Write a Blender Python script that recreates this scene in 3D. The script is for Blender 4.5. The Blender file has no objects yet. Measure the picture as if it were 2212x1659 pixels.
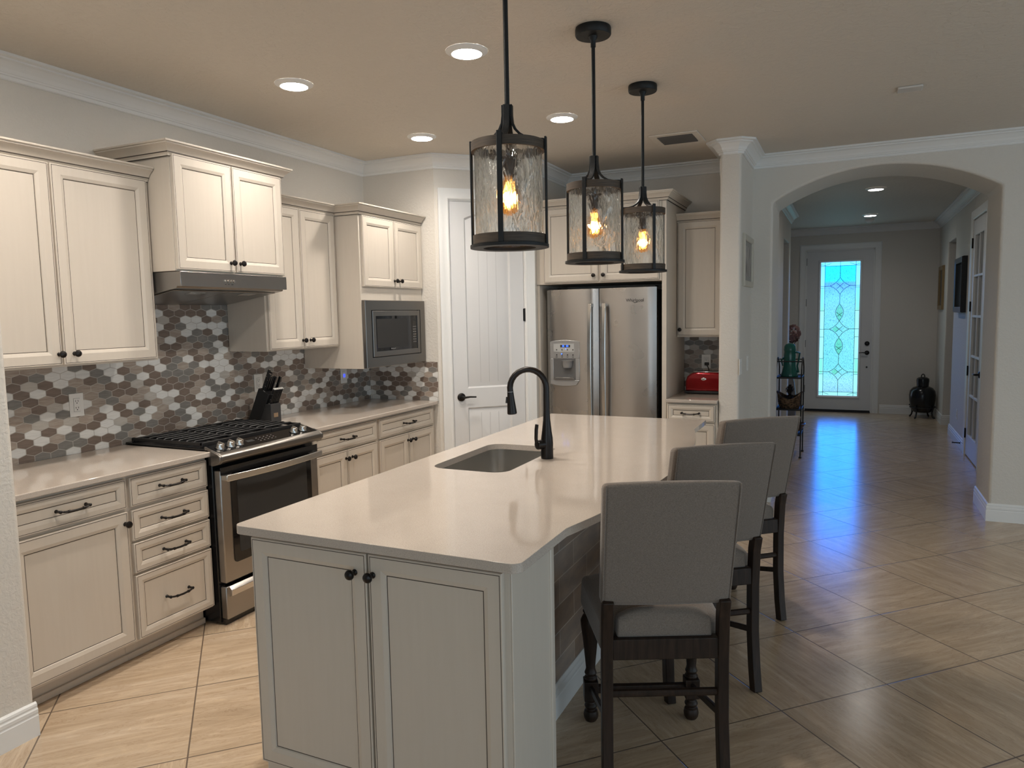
import bpy, bmesh, math, random
from mathutils import Vector, Matrix
random.seed(7)
S = bpy.context.scene
COL = S.collection
PI = math.pi
H = 2.795                                   # ceiling height

# ---------------------------------------------------------------- camera
F, YAW, PITCH, ROLL = 1567.1, math.radians(24.931), math.radians(-5.4147), math.radians(-1.0733)
fw = Vector((-math.sin(YAW)*math.cos(PITCH), math.cos(YAW)*math.cos(PITCH), math.sin(PITCH)))
rt = Vector((math.cos(YAW), math.sin(YAW), 0)); up = rt.cross(fw)
rt2 = rt*math.cos(ROLL) + up*math.sin(ROLL); up2 = -rt*math.sin(ROLL) + up*math.cos(ROLL)
cam = bpy.data.cameras.new('camera'); cam.sensor_width = 36; cam.lens = 36*F/2212
cam.clip_start = .05; cam.clip_end = 100
co = bpy.data.objects.new('camera', cam); COL.objects.link(co)
m = Matrix((rt2, up2, -fw)).transposed().to_4x4(); m.translation = (3.5593, -2.6431, 1.5735)
co.matrix_world = m; S.camera = co

# ---------------------------------------------------------------- world, daylight, exposure
S.view_settings.view_transform = 'Standard'; S.view_settings.look = 'None'
S.view_settings.gamma = 1; S.view_settings.use_curve_mapping = False
S.view_settings.exposure = 0.06
S.cycles.use_denoising = True
S.cycles.max_bounces = 14; S.cycles.diffuse_bounces = 6; S.cycles.glossy_bounces = 5
S.cycles.transmission_bounces = 14; S.cycles.transparent_max_bounces = 16
S.cycles.sample_clamp_indirect = 6
W = bpy.data.worlds.new('sky'); S.world = W; W.use_nodes = True
bg = W.node_tree.nodes['Background']; bg.inputs[0].default_value = (.70, .87, 1, 1); bg.inputs[1].default_value = 1.7
# towards the front of the house (+y) the sky is a clear saturated blue above a bright turquoise horizon
wt = W.node_tree; tcw = wt.nodes.new('ShaderNodeTexCoord'); sw = wt.nodes.new('ShaderNodeSeparateXYZ'); wt.links.new(tcw.outputs['Generated'], sw.inputs[0])
rz_ = wt.nodes.new('ShaderNodeValToRGB'); wt.links.new(sw.outputs[2], rz_.inputs[0])
for e_, (p_, c_) in zip([rz_.color_ramp.elements[0], rz_.color_ramp.elements[1]]+[rz_.color_ramp.elements.new(.5) for _ in range(3)], ((0.0, (.055, .16, .185)), (.055, (.06, .185, .22)), (.10, (.02, .26, .95)), (.34, (.03, .44, 1.9)), (.6, (.07, .25, .45)))): e_.position = p_; e_.color = (*c_, 1)
ry_ = wt.nodes.new('ShaderNodeMapRange'); ry_.inputs[1].default_value = .70; ry_.inputs[2].default_value = .85; wt.links.new(sw.outputs[1], ry_.inputs[0])
mw_ = wt.nodes.new('ShaderNodeMix'); mw_.data_type = 'RGBA'; wt.links.new(ry_.outputs[0], mw_.inputs[0]); mw_.inputs[6].default_value = (.70, .87, 1, 1)
mk_ = wt.nodes.new('ShaderNodeVectorMath'); mk_.operation = 'SCALE'; mk_.inputs['Scale'].default_value = 4.2; wt.links.new(rz_.outputs[0], mk_.inputs[0])
wt.links.new(mk_.outputs[0], mw_.inputs[7]); wt.links.new(mw_.outputs[2], bg.inputs[0])
LAMP_W = 50.0          # recessed ceiling lights of the kitchen, watts
HALL_W = 16.0          # the dimmer lights of the hall
BULB = 8.0

def portal(loc, rot, sx, sy):               # openings that daylight comes through
    l = bpy.data.lights.new('window_portal', 'AREA'); l.shape = 'RECTANGLE'; l.size = sx; l.size_y = sy
    l.cycles.is_portal = True
    o = bpy.data.objects.new('window_portal', l); o.location = loc; o.rotation_euler = rot; COL.objects.link(o)
portal((4.8, -6.98, 1.25), (PI/2, 0, 0), 5.2, 2.4)
portal((3.42, 9.60, 1.27), (-PI/2, 0, 0), .56, 2.06)
portal((7.98, -1.3, 1.25), (0, PI/2, 0), 2.4, 7.4)

# ---------------------------------------------------------------- materials
def mat(name, color, rough=.5, metal=0, **k):
    mt = bpy.data.materials.new(name); mt.use_nodes = True
    b = mt.node_tree.nodes['Principled BSDF']
    b.inputs['Base Color'].default_value = (*color, 1); b.inputs['Roughness'].default_value = rough
    b.inputs['Metallic'].default_value = metal
    for a, v in k.items(): b.inputs[a.replace('_', ' ')].default_value = v
    return mt
def N(mt, t, **k):
    n = mt.node_tree.nodes.new(t)
    for a, v in k.items(): setattr(n, a, v)
    return n
def LK(mt, a, b): mt.node_tree.links.new(a, b)
def P(mt): return mt.node_tree.nodes['Principled BSDF']
def coords(mt, scale=(1,1,1), rot=(0,0,0)):
    tc = N(mt, 'ShaderNodeTexCoord'); mp = N(mt, 'ShaderNodeMapping')
    mp.inputs['Scale'].default_value = scale; mp.inputs['Rotation'].default_value = rot
    LK(mt, tc.outputs['Object'], mp.inputs[0]); return mp.outputs[0]
def noise(mt, vec, scale, detail=4, rough=.5, dist=0):
    n = N(mt, 'ShaderNodeTexNoise'); n.inputs['Scale'].default_value = scale; n.inputs['Detail'].default_value = detail
    n.inputs['Roughness'].default_value = rough; n.inputs['Distortion'].default_value = dist
    LK(mt, vec, n.inputs['Vector']); return n.outputs[0]
def ramp(mt, fac, stops):
    r = N(mt, 'ShaderNodeValToRGB'); e = r.color_ramp.elements
    while len(e) < len(stops): e.new(.5)
    for x, (p, c) in zip(e, stops): x.position = p; x.color = (*c, 1)
    LK(mt, fac, r.inputs[0]); return r.outputs[0]
def bump(mt, h, strength=.2, dist=.01):
    b = N(mt, 'ShaderNodeBump'); b.inputs['Strength'].default_value = strength; b.inputs['Distance'].default_value = dist
    LK(mt, h, b.inputs['Height']); LK(mt, b.outputs[0], P(mt).inputs['Normal'])
def mth(mt, op, a, b=None):
    n = N(mt, 'ShaderNodeMath', operation=op)
    for i, v in enumerate((a, b)):
        if v is None: continue
        if isinstance(v, (int, float)): n.inputs[i].default_value = v
        else: LK(mt, v, n.inputs[i])
    return n.outputs[0]
def emit(name, color, strength):
    mt = bpy.data.materials.new(name); mt.use_nodes = True
    nt = mt.node_tree; nt.nodes.remove(nt.nodes['Principled BSDF'])
    e = nt.nodes.new('ShaderNodeEmission'); e.inputs[0].default_value = (*color, 1); e.inputs[1].default_value = strength
    nt.links.new(e.outputs[0], nt.nodes['Material Output'].inputs[0]); return mt

def plaster(name, col, s=.25, sc=55):
    mt = mat(name, col, .62); v = coords(mt)
    n = noise(mt, v, sc, 3, .55, .6); r = ramp(mt, n, [(.42, (0,0,0)), (.6, (1,1,1))])
    bump(mt, r, s, .004); return mt
M = {}
M['wall'] = plaster('wall_paint', (.645, .61, .555))
M['ceil'] = plaster('ceiling_paint', (.62, .57, .50), .35, 30)
M['trim'] = mat('white_trim', (.76, .76, .745), .38)
M['door'] = mat('white_door_paint', (.66, .66, .66), .42)
M['cream'] = mat('cream_cabinet_paint', (.58, .52, .445), .38)
v = coords(M['cream'], (60, 60, 4)); n = noise(M['cream'], v, 1.0, 2); LK(M['cream'], ramp(M['cream'], n, [(.3, (.575,.515,.44)), (.7, (.59,.53,.455))]), P(M['cream']).inputs['Base Color'])
M['glaze'] = mat('dark_glaze', (.055, .04, .03), .6)
M['bronze'] = mat('oil_rubbed_bronze', (.018, .015, .014), .28, .6)
M['black'] = mat('black_enamel', (.006, .006, .007), .22)
M['matte'] = mat('matte_black', (.012, .012, .013), .55)
M['iron'] = mat('cast_iron', (.008, .008, .009), .42)
M['glassk'] = mat('black_glass', (.004, .004, .005), .05)
M['chrome'] = mat('chrome', (.75, .75, .76), .12, 1)
M['white'] = mat('white_plastic', (.78, .77, .74), .35)
M['slot'] = mat('dark_slot', (.02, .02, .02), .7)
M['grout'] = mat('backsplash_grout', (.48, .45, .41), .8)

def steel(name, col, rough, axis='Z', aniso=.75, rot=0):
    mt = mat(name, col, rough, 1); t = N(mt, 'ShaderNodeTangent', direction_type='RADIAL', axis=axis); LK(mt, t.outputs[0], P(mt).inputs['Tangent'])
    P(mt).inputs['Anisotropic'].default_value = aniso; P(mt).inputs['Anisotropic Rotation'].default_value = rot
    v = coords(mt, (3, 3, 3)); n = noise(mt, v, 2, 2, .5); r = N(mt, 'ShaderNodeMapRange'); LK(mt, n, r.inputs[0]); r.inputs[3].default_value = rough-.03; r.inputs[4].default_value = rough+.03
    LK(mt, r.outputs[0], P(mt).inputs['Roughness']); return mt
M['steel'] = steel('brushed_steel', (.34, .325, .31), .30)
M['steelv'] = steel('brushed_steel_door', (.43, .41, .39), .28, rot=.25)
M['steelb'] = steel('bright_steel', (.62, .60, .57), .24)
M['sink'] = steel('sink_steel', (.60, .59, .57), .26, aniso=.3)
M['steeld'] = steel('dark_brushed_steel', (.22, .205, .19), .32)
M['plate'] = mat('grey_panel_plastic', (.28, .28, .28), .4, .3)

# quartz worktop
q = mat('quartz_worktop', (.5, .45, .4), .07); M['quartz'] = q
v = coords(q); a = noise(q, v, 420, 2, .7); b_ = noise(q, v, 9, 3)
c1 = ramp(q, a, [(.28, (.30, .26, .225)), (.42, (.47, .41, .355)), (.60, (.53, .465, .405)), (.74, (.64, .58, .52))])
mx = N(q, 'ShaderNodeMix', data_type='RGBA', blend_type='MULTIPLY'); mx.inputs[0].default_value = .25
LK(q, c1, mx.inputs[6]); LK(q, ramp(q, b_, [(.3, (.86, .86, .86)), (.7, (1, 1, 1))]), mx.inputs[7]); LK(q, mx.outputs[2], P(q).inputs['Base Color'])
P(q).inputs['Specular IOR Level'].default_value = .5

# floor: travertine-look tiles laid on the diagonal
f = mat('floor_tile', (.5, .4, .3), .28); M['floor'] = f
T = .546
tc = N(f, 'ShaderNodeTexCoord'); sp = N(f, 'ShaderNodeSeparateXYZ'); LK(f, tc.outputs['Object'], sp.inputs[0])
R2 = 2**-.5
uu = mth(f, 'MULTIPLY', mth(f, 'ADD', sp.outputs[0], sp.outputs[1]), R2); vv = mth(f, 'MULTIPLY', mth(f, 'SUBTRACT', sp.outputs[1], sp.outputs[0]), R2)
us = mth(f, 'DIVIDE', mth(f, 'SUBTRACT', uu, .375), T); vs = mth(f, 'DIVIDE', mth(f, 'ADD', vv, 1.0885), T)
fu = mth(f, 'FRACT', us); fv = mth(f, 'FRACT', vs)
du = mth(f, 'MINIMUM', fu, mth(f, 'SUBTRACT', 1, fu)); dv = mth(f, 'MINIMUM', fv, mth(f, 'SUBTRACT', 1, fv))
edge = mth(f, 'MINIMUM', du, dv)
gro = N(f, 'ShaderNodeMapRange'); LK(f, edge, gro.inputs[0]); gro.inputs[1].default_value = .0035; gro.inputs[2].default_value = .0065
cx = N(f, 'ShaderNodeCombineXYZ'); LK(f, mth(f, 'FLOOR', us), cx.inputs[0]); LK(f, mth(f, 'FLOOR', vs), cx.inputs[1])
wn = N(f, 'ShaderNodeTexWhiteNoise', noise_dimensions='2D'); LK(f, cx.outputs[0], wn.inputs['Vector'])
off = N(f, 'ShaderNodeVectorMath', operation='SCALE'); LK(f, wn.outputs['Color'], off.inputs[0]); off.inputs['Scale'].default_value = 40
sel = mth(f, 'GREATER_THAN', mth(f, 'FRACT', mth(f, 'ADD', mth(f, 'ADD', mth(f, 'MULTIPLY', mth(f, 'FLOOR', us), .2), mth(f, 'MULTIPLY', mth(f, 'FLOOR', vs), .23)), .46)), .5); inv = mth(f, 'SUBTRACT', 1, sel)
ga = mth(f, 'ADD', mth(f, 'MULTIPLY', uu, inv), mth(f, 'MULTIPLY', vv, sel)); gb = mth(f, 'ADD', mth(f, 'MULTIPLY', vv, inv), mth(f, 'MULTIPLY', uu, sel))
cu = N(f, 'ShaderNodeCombineXYZ'); LK(f, mth(f, 'MULTIPLY', ga, .55), cu.inputs[0]); LK(f, mth(f, 'MULTIPLY', gb, 4.2), cu.inputs[1])
ad = N(f, 'ShaderNodeVectorMath', operation='ADD'); LK(f, cu.outputs[0], ad.inputs[0]); LK(f, off.outputs[0], ad.inputs[1])
n1 = noise(f, ad.outputs[0], 2.4, 8, .6, 1.2); n2 = noise(f, ad.outputs[0], 4.2, 7, .62, 2.2)
base = ramp(f, n1, [(.25, (.40, .30, .205)), (.45, (.49, .375, .26)), (.6, (.52, .405, .29)), (.78, (.59, .48, .36))])
vein = ramp(f, n2, [(.30, (.86, .82, .78)), (.445, (.98, .97, .96)), (.465, (.70, .63, .56)), (.485, (.98, .97, .96)), (.55, (1, 1, 1)), (.575, (1.22, 1.2, 1.16)), (.60, (1, 1, 1)), (.70, (1.08, 1.07, 1.05))])
m1 = N(f, 'ShaderNodeMix', data_type='RGBA', blend_type='MULTIPLY'); m1.inputs[0].default_value = .75; LK(f, base, m1.inputs[6]); LK(f, vein, m1.inputs[7])
m2 = N(f, 'ShaderNodeMix', data_type='RGBA'); LK(f, gro.outputs[0], m2.inputs[0]); m2.inputs[6].default_value = (.13, .095, .07, 1); LK(f, m1.outputs[2], m2.inputs[7])
LK(f, m2.outputs[2], P(f).inputs['Base Color']); P(f).inputs['Specular IOR Level'].default_value = .75
rr = N(f, 'ShaderNodeMapRange'); LK(f, n2, rr.inputs[0]); rr.inputs[3].default_value = .17; rr.inputs[4].default_value = .25; LK(f, rr.outputs[0], P(f).inputs['Roughness'])
hh = mth(f, 'ADD', mth(f, 'MULTIPLY', n2, .15), gro.outputs[0]); bump(f, hh, .35, .003)

# dark stool wood
w = mat('dark_walnut', (.03, .018, .012), .42, Specular_IOR_Level=.3); M['wood'] = w
v = coords(w, (30, 30, 3)); LK(w, ramp(w, noise(w, v, 2, 4, .6, .5), [(.3, (.010, .006, .004)), (.7, (.036, .020, .013))]), P(w).inputs['Base Color'])
# linen
ln = mat('grey_linen', (.42, .385, .34), .9, Sheen_Weight=.25); M['linen'] = ln
v = coords(ln, (900, 900, 260)); v2 = coords(ln, (260, 260, 900)); s1 = noise(ln, v, 1, 2); s2 = noise(ln, v2, 1, 2)
sm = mth(ln, 'ADD', s1, s2); LK(ln, ramp(ln, mth(ln, 'MULTIPLY', sm, .5), [(.38, (.135, .108, .088)), (.62, (.23, .19, .157))]), P(ln).inputs['Base Color']); bump(ln, sm, .12, .001)
# weathered wood on pendant rings
rw = mat('weathered_wood', (.1, .07, .045), .6); M['ring'] = rw
v = coords(rw, (5, 5, 120)); LK(rw, ramp(rw, noise(rw, v, 2, 4, .65), [(.3, (.018, .012, .008)), (.7, (.085, .058, .036))]), P(rw).inputs['Base Color'])
M['pend'] = mat('pendant_black_metal', (.014, .015, .016), .5, .5)
v = coords(M['pend']); bump(M['pend'], noise(M['pend'], v, 160, 3), .3, .002)
# water glass of the pendants
g = bpy.data.materials.new('water_glass'); g.use_nodes = True; nt = g.node_tree; nt.nodes.remove(nt.nodes['Principled BSDF'])
v = coords(g, (36, 36, 12)); nn = noise(g, v, 1, 2, .45, .7); bp_ = N(g, 'ShaderNodeBump'); bp_.inputs['Strength'].default_value = 1.0; bp_.inputs['Distance'].default_value = .010; LK(g, nn, bp_.inputs['Height'])
tr = N(g, 'ShaderNodeBsdfTransparent'); tr.inputs[0].default_value = (.97, .97, .96, 1)
gl = N(g, 'ShaderNodeBsdfGlass'); gl.inputs['IOR'].default_value = 1.5; gl.inputs['Roughness'].default_value = .0; gl.inputs[0].default_value = (.98, .98, .97, 1); LK(g, bp_.outputs[0], gl.inputs['Normal'])
x1 = N(g, 'ShaderNodeMixShader'); x1.inputs[0].default_value = .72; LK(g, tr.outputs[0], x1.inputs[1]); LK(g, gl.outputs[0], x1.inputs[2])
LK(g, x1.outputs[0], nt.nodes['Material Output'].inputs[0]); M['water'] = g
# clear amber bulb glass
g = bpy.data.materials.new('amber_bulb_glass'); g.use_nodes = True; nt = g.node_tree; nt.nodes.remove(nt.nodes['Principled BSDF'])
tr = N(g, 'ShaderNodeBsdfTransparent'); tr.inputs[0].default_value = (1, .72, .36, 1); em = N(g, 'ShaderNodeEmission'); em.inputs[0].default_value = (1, .42, .09, 1); em.inputs[1].default_value = .5
x1 = N(g, 'ShaderNodeMixShader'); x1.inputs[0].default_value = .45; LK(g, tr.outputs[0], x1.inputs[1]); LK(g, em.outputs[0], x1.inputs[2]); LK(g, x1.outputs[0], nt.nodes['Material Output'].inputs[0]); M['bulb'] = g
M['filament'] = emit('glowing_filament', (1, .62, .25), 16.0)
M['hall_lens'] = emit('hall_light_lens', (1, .96, .9), 42.0)
M['lens'] = emit('light_lens', (1, .95, .88), 88.0)
M['blue'] = emit('blue_display', (.05, .16, 1), 3.0)
M['bluedim'] = emit('blue_night_light', (.08, .12, 1), 1.2)

# ---------------------------------------------------------------- mesh builder
class MB:
    def __init__(s): s.bm = bmesh.new(); s.mi = 0
    def face(s, pts, mi=None):
        vs = [p if isinstance(p, bmesh.types.BMVert) else s.bm.verts.new(p) for p in pts]
        try: fc = s.bm.faces.new(vs)
        except ValueError: return None
        fc.material_index = s.mi if mi is None else mi; return fc
    def box(s, x0, x1, y0, y1, z0, z1, mi=None):
        x0, x1 = sorted((x0, x1)); y0, y1 = sorted((y0, y1)); z0, z1 = sorted((z0, z1))
        V = [s.bm.verts.new(p) for p in ((x0,y0,z0),(x1,y0,z0),(x1,y1,z0),(x0,y1,z0),(x0,y0,z1),(x1,y0,z1),(x1,y1,z1),(x0,y1,z1))]
        for i in ((3,2,1,0),(4,5,6,7),(0,1,5,4),(1,2,6,5),(2,3,7,6),(3,0,4,7)): s.face([V[j] for j in i], mi)
        return s
    def prism(s, poly, o, a, b, n, d, mi=None):           # polygon (u,v) in frame o,a,b extruded by d along n
        o, a, b, n = map(Vector, (o, a, b, n))
        A = [s.bm.verts.new(o+a*u+b*v_) for u, v_ in poly]; B = [s.bm.verts.new(o+a*u+b*v_+n*d) for u, v_ in poly]
        s.face(A[::-1], mi); s.face(B, mi); k = len(poly)
        for i in range(k): s.face([A[i], A[(i+1)%k], B[(i+1)%k], B[i]], mi)
        return s
    def pz(s, poly, z0, z1, mi=None): return s.prism(poly, (0,0,z0), (1,0,0), (0,1,0), (0,0,1), z1-z0, mi)
    def lathe(s, prof, c=(0,0,0), axis='z', n=24, mi=None, cap=True, frame=None):
        c = Vector(c)
        if frame: e1, e2, e3 = map(Vector, frame)
        else: e1, e2, e3 = {'z': (Vector((1,0,0)), Vector((0,1,0)), Vector((0,0,1))), 'x': (Vector((0,1,0)), Vector((0,0,1)), Vector((1,0,0))), 'y': (Vector((0,0,1)), Vector((1,0,0)), Vector((0,1,0)))}[axis]
        rings = []
        for r, h in prof:
            if r < 1e-6: rings.append([s.bm.verts.new(c+e3*h)])
            else: rings.append([s.bm.verts.new(c+e1*r*math.cos(2*PI*i/n)+e2*r*math.sin(2*PI*i/n)+e3*h) for i in range(n)])
        for A, B in zip(rings, rings[1:]):
            for i in range(n):
                j = (i+1) % n
                if len(A) == 1 and len(B) == 1: break
                if len(A) == 1: s.face([A[0], B[j], B[i]], mi)
                elif len(B) == 1: s.face([A[i], A[j], B[0]], mi)
                else: s.face([A[i], A[j], B[j], B[i]], mi)
        if cap:
            if len(rings[0]) > 1: s.face(rings[0][::-1], mi)
            if len(rings[-1]) > 1: s.face(rings[-1], mi)
        return s
    def tube(s, pts, r, n=10, mi=None, cap=True, closed=False):
        pts = [Vector(p) for p in pts]; k = len(pts); rr = r if isinstance(r, (list, tuple)) else [r]*k
        rings = []; ref = None
        for i, p in enumerate(pts):
            if closed: t = pts[(i+1)%k]-pts[i-1]
            else: t = (pts[min(i+1, k-1)]-pts[max(i-1, 0)])
            t.normalize()
            if ref is None: ref = Vector((0,0,1)) if abs(t.z) < .9 else Vector((1,0,0))
            a = (ref - t*ref.dot(t)).normalized(); ref = a; b = t.cross(a)
            rings.append([s.bm.verts.new(p+(a*math.cos(2*PI*j/n)+b*math.sin(2*PI*j/n))*rr[i]) for j in range(n)])
        R = rings + [rings[0]] if closed else rings
        for A, B in zip(R, R[1:]):
            for i in range(n): s.face([A[i], A[(i+1)%n], B[(i+1)%n], B[i]], mi)
        if cap and not closed: s.face(rings[0][::-1], mi); s.face(rings[-1], mi)
        return s
    def bar(s, pts, w_, t_, wdir, mi=None):                # flat bar along pts, wide along wdir
        pts = [Vector(p) for p in pts]; k = len(pts); R = []
        wd = Vector(wdir).normalized()
        for i, p in enumerate(pts):
            t = (pts[min(i+1, k-1)]-pts[max(i-1, 0)]).normalized(); nn_ = t.cross(wd).normalized()
            R.append([s.bm.verts.new(p+wd*a*w_/2+nn_*b*t_/2) for a, b in ((-1,-1),(1,-1),(1,1),(-1,1))])
        for A, B in zip(R, R[1:]):
            for i in range(4): s.face([A[i], A[(i+1)%4], B[(i+1)%4], B[i]], mi)
        s.face(R[0][::-1], mi); s.face(R[-1], mi); return s
    def sweep(s, path, prof, z, side=1, closed=False, mi=None):   # prof: closed polygon of (out, dz); path in plan
        Pp = [Vector((p[0], p[1])) for p in path]; k = len(Pp); R = []
        seg = [(Pp[(i+1)%k]-Pp[i]).normalized() for i in range(k if closed else k-1)]
        nr = [Vector((-d.y, d.x))*side for d in seg]
        for i in range(k):
            if closed: n1, n2 = nr[i-1], nr[i]
            else: n1, n2 = nr[max(i-1, 0)], nr[min(i, k-2)]
            mt_ = (n1+n2)/(1+n1.dot(n2))
            R.append([s.bm.verts.new((Pp[i].x+mt_.x*o, Pp[i].y+mt_.y*o, z+dz)) for o, dz in prof])
        q_ = len(prof); RR = R+[R[0]] if closed else R
        for A, B in zip(RR, RR[1:]):
            for i in range(q_): s.face([A[i], A[(i+1)%q_], B[(i+1)%q_], B[i]], mi)
        if not closed: s.face(R[0], mi); s.face(R[-1][::-1], mi)
        return s
    def panel(s, o, a, n, w_, h_, rings, fill_mi=0):       # rectangular rings (inset, depth, material of the ring outwards->next)
        o, a, n = Vector(o), Vector(a), Vector(n); b = Vector((0,0,1)); prev = None
        for ins, dep, mi in rings:
            ring = [s.bm.verts.new(o+a*u+b*v_+n*dep) for u, v_ in ((ins, ins), (w_-ins, ins), (w_-ins, h_-ins), (ins, h_-ins))]
            if prev:
                for i in range(4): s.face([prev[0][i], prev[0][(i+1)%4], ring[(i+1)%4], ring[i]], prev[1])
            else: s.face(ring[::-1], 0)
            prev = (ring, mi)
        s.face(prev[0], fill_mi); return s
    def build(s, name, mats, parent=None, bevel=0, smooth=True, local=False, seg=2, angle=35):
        me = bpy.data.meshes.new(name)
        bmesh.ops.recalc_face_normals(s.bm, faces=s.bm.faces)
        if parent is not None and not local:
            T_ = Vector(parent['_o']) if '_o' in parent else Vector((0,0,0))
            bmesh.ops.translate(s.bm, verts=s.bm.verts, vec=-T_)
        s.bm.to_mesh(me); s.bm.free()
        for m_ in (mats if isinstance(mats, (list, tuple)) else [mats]): me.materials.append(m_)
        o = bpy.data.objects.new(name, me); COL.objects.link(o)
        if parent is not None:
            o.parent = parent
            if '_o' in parent: o['_o'] = parent['_o']
        if smooth:
            for p_ in me.polygons: p_.use_smooth = True
            me.set_sharp_from_angle(angle=math.radians(angle))
        if bevel:
            bv = o.modifiers.new('bevel', 'BEVEL'); bv.width = bevel; bv.segments = seg; bv.limit_method = 'ANGLE'; bv.angle_limit = math.radians(40); bv.harden_normals = False
        return o
def tag(o, label, cat, group=None):
    o['label'] = label; o['category'] = cat
    if group: o['group'] = group
    return o
def thing(name, label, cat, loc=(0,0,0), rz=0, group=None):
    o = bpy.data.objects.new(name, None); o.empty_display_size = .05; COL.objects.link(o)
    o.location = loc; o.rotation_euler = (0, 0, rz)
    if rz == 0: o['_o'] = tuple(loc)
    return tag(o, label, cat, group)
def struct(name, mb, mats, **k):
    o = mb.build(name, mats, **k); o['kind'] = 'structure'; return o
def sthing(name, loc=(0,0,0)):
    o = bpy.data.objects.new(name, None); COL.objects.link(o); o.location = loc; o['_o'] = tuple(loc); o['kind'] = 'structure'; return o
def copy_tree(o, parent=None):
    c = o.copy(); COL.objects.link(c)
    if parent is not None: c.parent = parent
    for ch in [x for x in bpy.data.objects if x.parent == o]: copy_tree(ch, c)
    return c
def text(s_, size, loc, rot, m_, parent, name='logo', ext=.0006, sx=1):
    cu_ = bpy.data.curves.new(name, 'FONT'); cu_.body = s_; cu_.size = size; cu_.extrude = ext; cu_.align_x = 'CENTER'; cu_.align_y = 'CENTER'
    cu_.materials.append(m_); o = bpy.data.objects.new(name, cu_); COL.objects.link(o); bpy.context.view_layer.update()
    me = bpy.data.meshes.new_from_object(o.evaluated_get(bpy.context.evaluated_depsgraph_get())); bpy.data.objects.remove(o)
    o = bpy.data.objects.new(name, me); COL.objects.link(o)
    o.location = Vector(loc) - (Vector(parent['_o']) if '_o' in parent else Vector()); o.rotation_euler = rot; o.parent = parent; return o
def arc(cx_, cy_, r, a0, a1, n): return [(cx_+r*math.cos(math.radians(a0+(a1-a0)*i/n)), cy_+r*math.sin(math.radians(a0+(a1-a0)*i/n))) for i in range(n+1)]
def rrect(x0, x1, y0, y1, r, n=6):
    return arc(x1-r, y0+r, r, -90, 0, n)+arc(x1-r, y1-r, r, 0, 90, n)+arc(x0+r, y1-r, r, 90, 180, n)+arc(x0+r, y0+r, r, 180, 270, n)

# ---------------------------------------------------------------- room shell
YB = 3.57; YA = 4.15; YF = 9.5; XR = 4.72; XL = 2.84
struct('floor', MB().box(-.2, 8.2, -7.2, 9.7, -.12, 0), M['floor'], smooth=False)
struct('ceiling', MB().box(-.2, 8.2, -7.2, 9.7, H, H+.1), M['ceil'], smooth=False)
wl = struct('wall_left', MB().box(-.2, 0, -1.01, YB+.2, 0, H), M['wall'], smooth=False)
# end of the wall in the left foreground, rounded corner
def pier_poly(x0, x1, y0, y1, rc):       # rc: dict of rounded corners
    out = []
    for key, cx_, cy_, a0 in (('br', x1, y0, -90), ('tr', x1, y1, 0), ('tl', x0, y1, 90), ('bl', x0, y0, 180)):
        r = rc.get(key, 0)
        if r: out += arc(cx_ + (-r if 'r' in key else r), cy_ + (r if 'b' in key else -r), r, a0, a0+90, 6)
        else: out.append((cx_, cy_))
    return out
struct('wall_near', MB().pz(pier_poly(-.2, .755, -7.0, -1.01, {'tr': .022}), 0, H), M['wall'])
struct('wall_return', MB().pz([(-.2, 2.2525), (.655, 2.2525), (.655, 2.40), (-.2, 2.40)], 0, H), M['wall'], smooth=False)
# diagonal pantry wall with the door opening cut out
d45 = Vector((R2, R2, 0)); n45 = Vector((R2, -R2, 0)); p45 = Vector((.655, 2.2525, 0))
L45 = 1.233-.655; L45 /= R2
so0, so1 = (.737-.655)/R2, (1.168-.655)/R2; DH = 2.462
mb = MB()
for a, b, z0, z1 in ((0, so0-.02, 0, H), (so1+.02, L45, 0, H), (so0-.02, so1+.02, DH+.02, H)):
    mb.prism([(a, z0), (b, z0), (b, z1), (a, z1)], p45, d45, (0,0,1), -n45, .12)
struct('wall_pantry', mb, M['wall'], smooth=False)
struct('wall_alcove', MB().box(1.10, 1.233, p45.y+L45*R2+.005, YB+.1, 0, H), M['wall'], smooth=False)
struct('wall_back', MB().box(0, 2.70, YB, YB+.2, 0, H), M['wall'], smooth=False)
struct('wall_pier', MB().pz(pier_poly(2.685, 2.835, 2.885, YB+.05, {'br': .022, 'bl': .022}), 0, H), M['wall'])
# arch wall
ax0, ax1 = 2.99, 4.52; zs, za = 2.425, 2.645
acx = (ax0+ax1)/2; hw_ = (ax1-ax0)/2; rise = za-zs; Ra = (hw_*hw_+rise*rise)/(2*rise); acz = za-Ra; th = math.degrees(math.asin(hw_/Ra))
mb = MB(); ap = arc(acx, acz, Ra, 90+th, 90-th, 28)
mb.prism([(2.70, 0), (ax0, 0)]+ap+[(ax1, 0), (8.2, 0), (8.2, H), (2.70, H)], (0, YB, 0), (1,0,0), (0,0,1), (0,1,0), YA-YB)
struct('wall_arch', mb, M['wall'], bevel=.018, seg=3, angle=50)
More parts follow.
